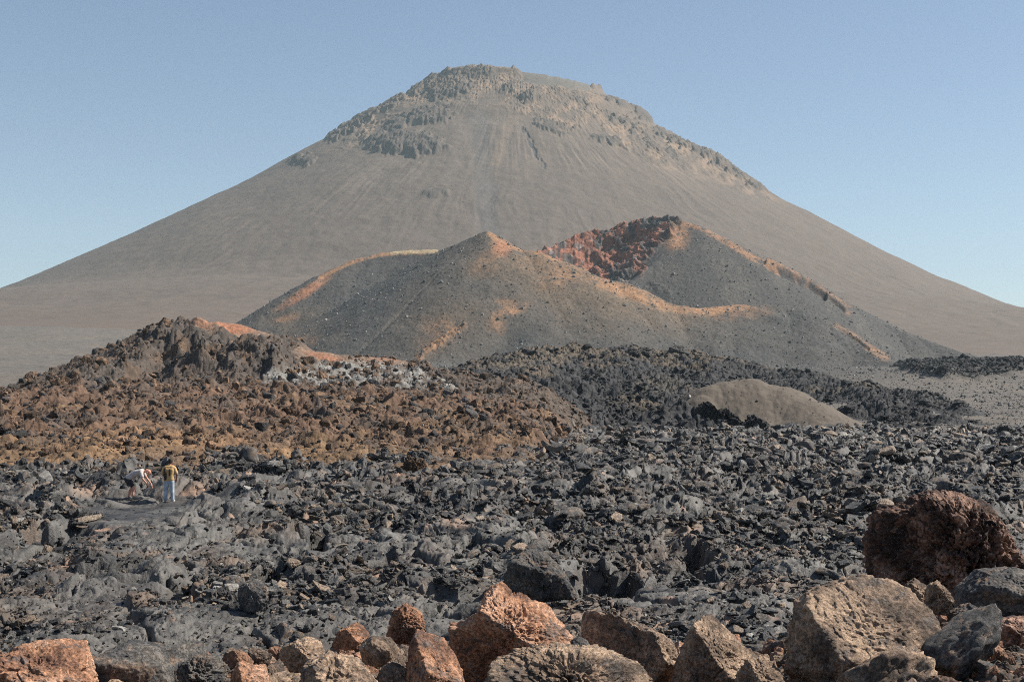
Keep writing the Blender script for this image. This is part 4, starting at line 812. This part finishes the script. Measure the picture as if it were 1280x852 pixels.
# say of each repeated stone which one it is: size, colour, and what it lies beside
def name_stones():
    anchors = [(o, PR(*o.location)) for o in COL.objects if o.name.split('.')[0] in ('boulder', 'rock', 'lava_clump', 'spatter_crag') and o.get('label') and not o.get('group')]
    short = {'big tan boulder with a flat': 'the big flat-faced tan boulder', 'huge dark red': 'the huge dark red boulder', 'orange boulder with a rounded knob': 'the knobbed orange boulder', 'sharp dark boulder': 'the sharp dark boulder',
             'brown grey boulder': 'the slanting slab boulder', 'pale cream': 'the pale cracked boulder', 'wide wrinkled': 'the wide wrinkled slab', 'upright orange': 'the upright orange slab', 'small grey rounded': 'the small rounded grey rock',
             'tan egg': 'the egg shaped rock', 'rust red rock with': 'the hollowed rust red rock', 'orange rock with a shadowed': 'the side-shadowed orange rock', 'broad orange brown': 'the bottom left corner slab', 'smooth grey domed': 'the domed grey rock',
             'orange rock cut': 'the bottom-edge orange rock', 'tan rock with a deep': 'the undershadowed tan rock', 'dusty brown': 'the dusty brown boulder', 'pitted dark grey': 'the pitted grey rock', 'rounded blue grey': 'the blue grey boulder',
             'grey rock in the middle': 'the bank grey rock', 'dark rust coloured': 'the dark rust rock', 'flat tan stone': 'the corner flat stone', 'light tan knob': 'the light tan knob', 'hollow curled': 'the hollow curled rock',
             'brown rock wedged': 'the wedged brown rock', 'round grey rock with': 'the round black-sided rock', 'grey folded': 'the folded lava lobe', 'lone light brown': 'the lone crest boulder', 'brown boulder on': 'the skyline boulder',
             'black jagged': 'the jagged black crag', 'low black': 'the low black crag', 'ragged brown': 'the ragged brown clump', 'small black': 'the small black spire'}
    A = [(p, next((v for k, v in short.items() if o['label'].startswith(k)), None)) for o, p in anchors]; A = [a for a in A if a[1]] + [((190, 605), 'the two people')]
    used = {}
    for o in list(COL.objects):
        if not o.get('group'): continue
        px, py = PR(*o.location); s_ = max(o.scale) / o.location[1] * F
        hue = {'tan_rock': 'tan', 'rust_orange_rock': 'orange', 'grey_rock': 'grey', 'dark_red_rock': 'dark red', 'dark_lava_rock': 'dark', 'brown_rubble_rock': 'brown'}[o.data.materials[0].name]
        kind = {'rock': 'stone', 'lava_block': 'lava block', 'hill_rock': 'hillside rock'}[o.name.split('.')[0]]
        sizes = ['tiny', 'small', 'middling', 'large']; sz_ = sizes[int(np.searchsorted([5, 9, 15], s_))]
        for (ax_, ay), nm in sorted(A, key=lambda a: (a[0][0] - px) ** 2 + 4 * (a[0][1] - py) ** 2)[:4]:
            dx, dy_ = px - ax_, (py - ay) * 1.5; rel = ('right of' if dx > 0 else 'left of') if abs(dx) > abs(dy_) else ('in front of' if dy_ > 0 else 'behind')
            far = '' if math.hypot(dx, dy_) < 110 else 'well '
            lab = f'{sz_} {hue} {kind} {far}{rel} {nm}'
            if lab not in used: break
        used[lab] = 1; o['label'] = lab
name_stones()

# ------------------------------------------------------------------ the two people
def plain(name, c, rough=.8, c2=None, sc=8.0):
    m = bpy.data.materials.new(name); m.use_nodes = True; N = m.node_tree.nodes; L = m.node_tree.links; b = N['Principled BSDF']; b.inputs['Roughness'].default_value = rough
    n = N.new('ShaderNodeTexNoise'); n.inputs['Scale'].default_value = sc; tc = N.new('ShaderNodeTexCoord'); L.new(tc.outputs['Object'], n.inputs['Vector'])
    r = N.new('ShaderNodeValToRGB'); e = r.color_ramp.elements; e[0].position = .42; e[1].position = .58
    c2 = c2 or tuple(v * .8 for v in c); e[0].color = (*c2, 1); e[1].color = (*c, 1); L.new(n.outputs['Fac'], r.inputs[0]); L.new(r.outputs[0], b.inputs['Base Color']); return m
def skin(name, J, E, mat, parent=None, loc=(0, 0, 0), vox=.011, sm=5):
    """one continuous surface grown round tapered bones"""
    bm = bmesh.new()
    for p in J: bmesh.ops.create_icosphere(bm, subdivisions=3 if p[3] > .03 else 2, radius=p[3], matrix=Matrix.Translation(p[:3]))
    for i, j in E:
        A, B_ = Vector(J[i][:3]), Vector(J[j][:3]); d = B_ - A; L_ = d.length
        if L_ < 1e-4: continue
        M = Matrix.Translation((A + B_) / 2) @ d.to_track_quat('Z', 'Y').to_matrix().to_4x4()
        bmesh.ops.create_cone(bm, cap_ends=True, segments=20, radius1=J[i][3], radius2=J[j][3], depth=L_, matrix=M)
    me = bpy.data.meshes.new(name); bm.to_mesh(me); bm.free(); me.materials.append(mat)
    o = bpy.data.objects.new(name, me); COL.objects.link(o); o.location = loc
    if parent: o.parent = parent
    md = o.modifiers.new('blend', 'REMESH'); md.mode = 'VOXEL'; md.voxel_size = vox; md.use_smooth_shade = True
    m2 = o.modifiers.new('relax', 'SMOOTH'); m2.factor = .5; m2.iterations = sm; return o
def wide(J, E, pts, lat, links=()):
    """a flattened trunk: three strands side by side; returns the middle strand's last point"""
    ids = []
    for s_ in (-1, 0, 1):
        row = []
        for (x, y, z, r_, w_) in pts:
            J.append((x + lat[0] * w_ * s_, y + lat[1] * w_ * s_, z + lat[2] * w_ * s_, r_)); row.append(len(J) - 1)
        ids.append(row)
    for row in ids:
        for a_, b_ in zip(row, row[1:]): E.append((a_, b_))
    for k in range(len(pts)): E.append((ids[0][k], ids[1][k])); E.append((ids[1][k], ids[2][k]))
    return ids[1][-1]
def chain(J, E, start, pts):
    p = start
    for q in pts: J.append(q); E.append((p, len(J) - 1)); p = len(J) - 1
    return p
def hand(J, E, w, base, d, up, side):
    """palm with four fingers and a thumb; d points along the fingers"""
    d = Vector(d).normalized(); sd_ = Vector(side).normalized(); b = Vector(base)
    palm = b + d * .07; J.append((*palm, .030)); E.append((w, len(J) - 1)); pi_ = len(J) - 1
    for k, ln in zip((-1.5, -.5, .5, 1.5), (.055, .07, .066, .05)):
        a = palm + sd_ * k * .019 + d * .03; c = a + d * ln + Vector(up) * -.02
        chain(J, E, pi_, [(*a, .009), (*c, .007)])
    a = b + d * .03 + sd_ * -.045; chain(J, E, pi_, [(*a, .011), (*(a + d * .045), .009)])
SKINM = plain('pink_skin', (.60, .30, .20), .6, (.5, .24, .16)); SKIN2 = plain('brown_skin', (.26, .12, .07), .6)
M_hair = plain('dark_hair', (.02, .014, .01)); M_shirt1 = plain('grey_shirt', (.50, .44, .42), .85, (.42, .37, .36)); M_short = plain('dark_shorts', (.018, .02, .026)); M_shoe = plain('grey_shoes', (.16, .15, .14))
M_shirt2 = plain('mustard_shirt', (.56, .36, .16), .85, (.48, .29, .12)); M_jean = plain('pale_jeans', (.44, .50, .56), .85, (.28, .34, .42), 5.0); M_shirt_shade = plain('dark_shirt_shade', (.035, .022, .015)); M_white = plain('pale_shoes', (.5, .5, .48))
def ground_at(x, y): return float(sample_grid(LX, np.array([x]), np.array([y]), -.50, .50)[0])
gx_, gy_ = G(169, 631, 1.85)
zg = ground_at(gx_, gy_)
p1 = bpy.data.objects.new('person', None); COL.objects.link(p1); p1.location = (gx_, gy_, zg)
tag(p1, 'bald person in grey T-shirt and dark shorts bending down over the lava', 'person')
Y_ = (0, 1, 0)
T1 = [(-.30, 0, .86, .105, .07), (-.14, 0, .97, .10, .06), (.06, 0, 1.07, .105, .08), (.24, 0, 1.12, .085, .11)]
J = []; E = []
t = wide(J, E, T1, Y_)
nk = chain(J, E, t, [(.38, 0, 1.14, .058), (.47, -.01, 1.155, .085), (.54, -.02, 1.13, .095), (.56, -.02, 1.07, .07)])
chain(J, E, nk, [(.575, -.02, 1.02, .045)]); chain(J, E, nk - 1, [(.645, -.025, 1.07, .016), (.63, -.025, 1.05, .018)])
for sgn in (-1, 1): chain(J, E, nk - 1, [(.52, -.02 + sgn * .095, 1.10, .020)])
for sgn, el, wr in ((-1, (.36, -.24, .84), (.56, -.16, .60)), (1, (.40, .24, .86), (.62, .12, .62))):
    w = chain(J, E, t, [(.26, sgn * .18, 1.09, .062), (*el, .043), (*wr, .028)]); hand(J, E, w, wr, (.3, 0, -.9), (0, 0, 1), (0, 1, 0))
for sgn, kn, an, to in ((-1, (-.04, -.11, .48), (-.05, -.12, .08), (.14, -.14, .03)), (1, (-.16, .13, .47), (-.30, .14, .09), (-.12, .16, .03))):
    chain(J, E, 0, [(-.29, sgn * .10, .80, .098), (*kn, .058), ((kn[0] + an[0]) / 2 - .03, kn[1], .32, .060), (*an, .038), (*to, .035)])
skin('body', J, E, SKINM, p1, vox=.008, sm=3)
J = []; E = []; c = wide(J, E, [(p[0] + .02 * (k == 0), p[1], p[2] + .015, p[3] + .025, p[4] + .015) for k, p in enumerate(T1)], Y_)
for sgn in (-1, 1): chain(J, E, c, [(.27, sgn * .19, 1.08, .088), (.325, sgn * .23, .94, .075)])
skin('shirt', J, E, M_shirt1, p1)
J = []; E = []; wide(J, E, [(-.33, 0, .83, .120, .085), (-.26, 0, .90, .118, .075)], Y_)
for sgn, kn in ((-1, (-.12, -.11, .58)), (1, (-.21, .13, .58))): chain(J, E, 0, [(-.29, sgn * .10, .78, .125), (*kn, .098)])
skin('shorts', J, E, M_short, p1)
for an, to in (((-.05, -.12, .07), (.16, -.14, .035)), ((-.30, .14, .08), (-.10, .16, .035))):
    skin('shoe', [(*an, .052), ((an[0] + to[0]) / 2, (an[1] + to[1]) / 2, .045, .050), (*to, .038)], [(0, 1), (1, 2)], M_shoe, p1)
gx_, gy_ = G(211, 631, 1.85); zg = ground_at(gx_, gy_)
p2 = bpy.data.objects.new('person', None); COL.objects.link(p2); p2.location = (gx_, gy_, zg)
tag(p2, 'person in mustard shirt and pale jeans standing with back to camera and head bowed', 'person')
X_ = (1, 0, 0)
T2 = [(-.01, 0, .95, .105, .075), (-.01, 0, 1.12, .10, .065), (0, 0, 1.30, .11, .085), (0, .02, 1.42, .085, .12)]
J = []; E = []; t = wide(J, E, T2, X_)
nk = chain(J, E, t, [(.01, .04, 1.52, .058), (.02, .09, 1.60, .085), (.025, .11, 1.67, .098), (.025, .15, 1.63, .075)])
chain(J, E, nk, [(.03, .20, 1.57, .045)]); chain(J, E, nk - 1, [(.03, .225, 1.63, .016)])
for sgn in (-1, 1): chain(J, E, nk - 1, [(.025 + sgn * .098, .10, 1.645, .018)])
for sgn, el, wr in ((-1, (-.30, .06, 1.14), (-.16, .26, 1.02)), (1, (.31, .03, 1.14), (.27, .17, .93))):
    w = chain(J, E, t, [(sgn * .19, .02, 1.39, .062), (*el, .043), (*wr, .028)]); hand(J, E, w, wr, (-.3 * sgn, .5, -.6), (0, 0, 1), (1, 0, 0))
for sgn in (-1, 1): chain(J, E, 0, [(sgn * .10, 0, .88, .10), (sgn * .13, .01, .50, .062), (sgn * .14, -.02, .30, .055), (sgn * .15, 0, .09, .038), (sgn * .18, .14, .03, .034)])
skin('body', J, E, SKIN2, p2, vox=.008, sm=3)
J = []; E = []; c = wide(J, E, [(-.01, 0, .93, .135, .09), (-.01, 0, 1.12, .128, .085), (0, 0, 1.30, .132, .10), (0, .02, 1.41, .105, .125)], X_)
for sgn in (-1, 1): chain(J, E, c, [(sgn * .20, .02, 1.38, .088), (sgn * .275, .045, 1.20, .080)])
sh = skin('shirt', J, E, M_shirt2, p2)
skin('shirt_shade', [(-.13, -.10, .96, .07), (-.14, -.10, 1.16, .075), (-.15, -.085, 1.36, .06)], [(0, 1), (1, 2)], M_shirt_shade, sh)  # shadowed left side of the back, modelled as a dark strip on the shirt
skin('shirt_shade', [(.05, -.105, 1.10, .04), (.05, -.11, 1.22, .045), (.04, -.11, 1.33, .04)], [(0, 1), (1, 2)], M_shirt_shade, sh)  # shadow patch down the middle of the back, built the same way
J = []; E = []; wide(J, E, [(0, 0, .84, .118, .075), (0, 0, .93, .112, .07)], X_)
for sgn in (-1, 1): chain(J, E, 0, [(sgn * .10, 0, .82, .118), (sgn * .13, .01, .50, .088), (sgn * .145, 0, .28, .080), (sgn * .15, .01, .10, .078)])
skin('jeans', J, E, M_jean, p2)
skin('hair', [(.02, .07, 1.62, .085), (.025, .095, 1.69, .102), (.025, .13, 1.71, .085)], [(0, 1), (1, 2)], M_hair, p2)
for sgn in (-1, 1): skin('shoe', [(sgn * .15, 0, .06, .055), (sgn * .17, .08, .045, .050), (sgn * .19, .17, .035, .040)], [(0, 1), (1, 2)], M_white, p2)

# ------------------------------------------------------------------ haze
def haze():
    me = bpy.data.meshes.new('haze'); bm = bmesh.new(); bmesh.ops.create_cube(bm, size=1.0); bm.to_mesh(me); bm.free()
    o = bpy.data.objects.new('haze', me); COL.objects.link(o); o.scale = (17400, 11300, 1300 + 20); o.location = (0, 5050, (1300 - 20) / 2)
    m = bpy.data.materials.new('haze_air'); m.use_nodes = True; n = m.node_tree.nodes; n.remove(n['Principled BSDF'])
    v = n.new('ShaderNodeVolumePrincipled'); v.inputs['Density'].default_value = 4.0e-5; v.inputs['Color'].default_value = (.74, .94, 1.0, 1); v.inputs['Anisotropy'].default_value = .0
    m.node_tree.links.new(v.outputs[0], n['Material Output'].inputs['Volume']); me.materials.append(m)
    tag(o, 'thin pale blue haze in the air before the volcano', 'haze', kind='stuff')
haze()
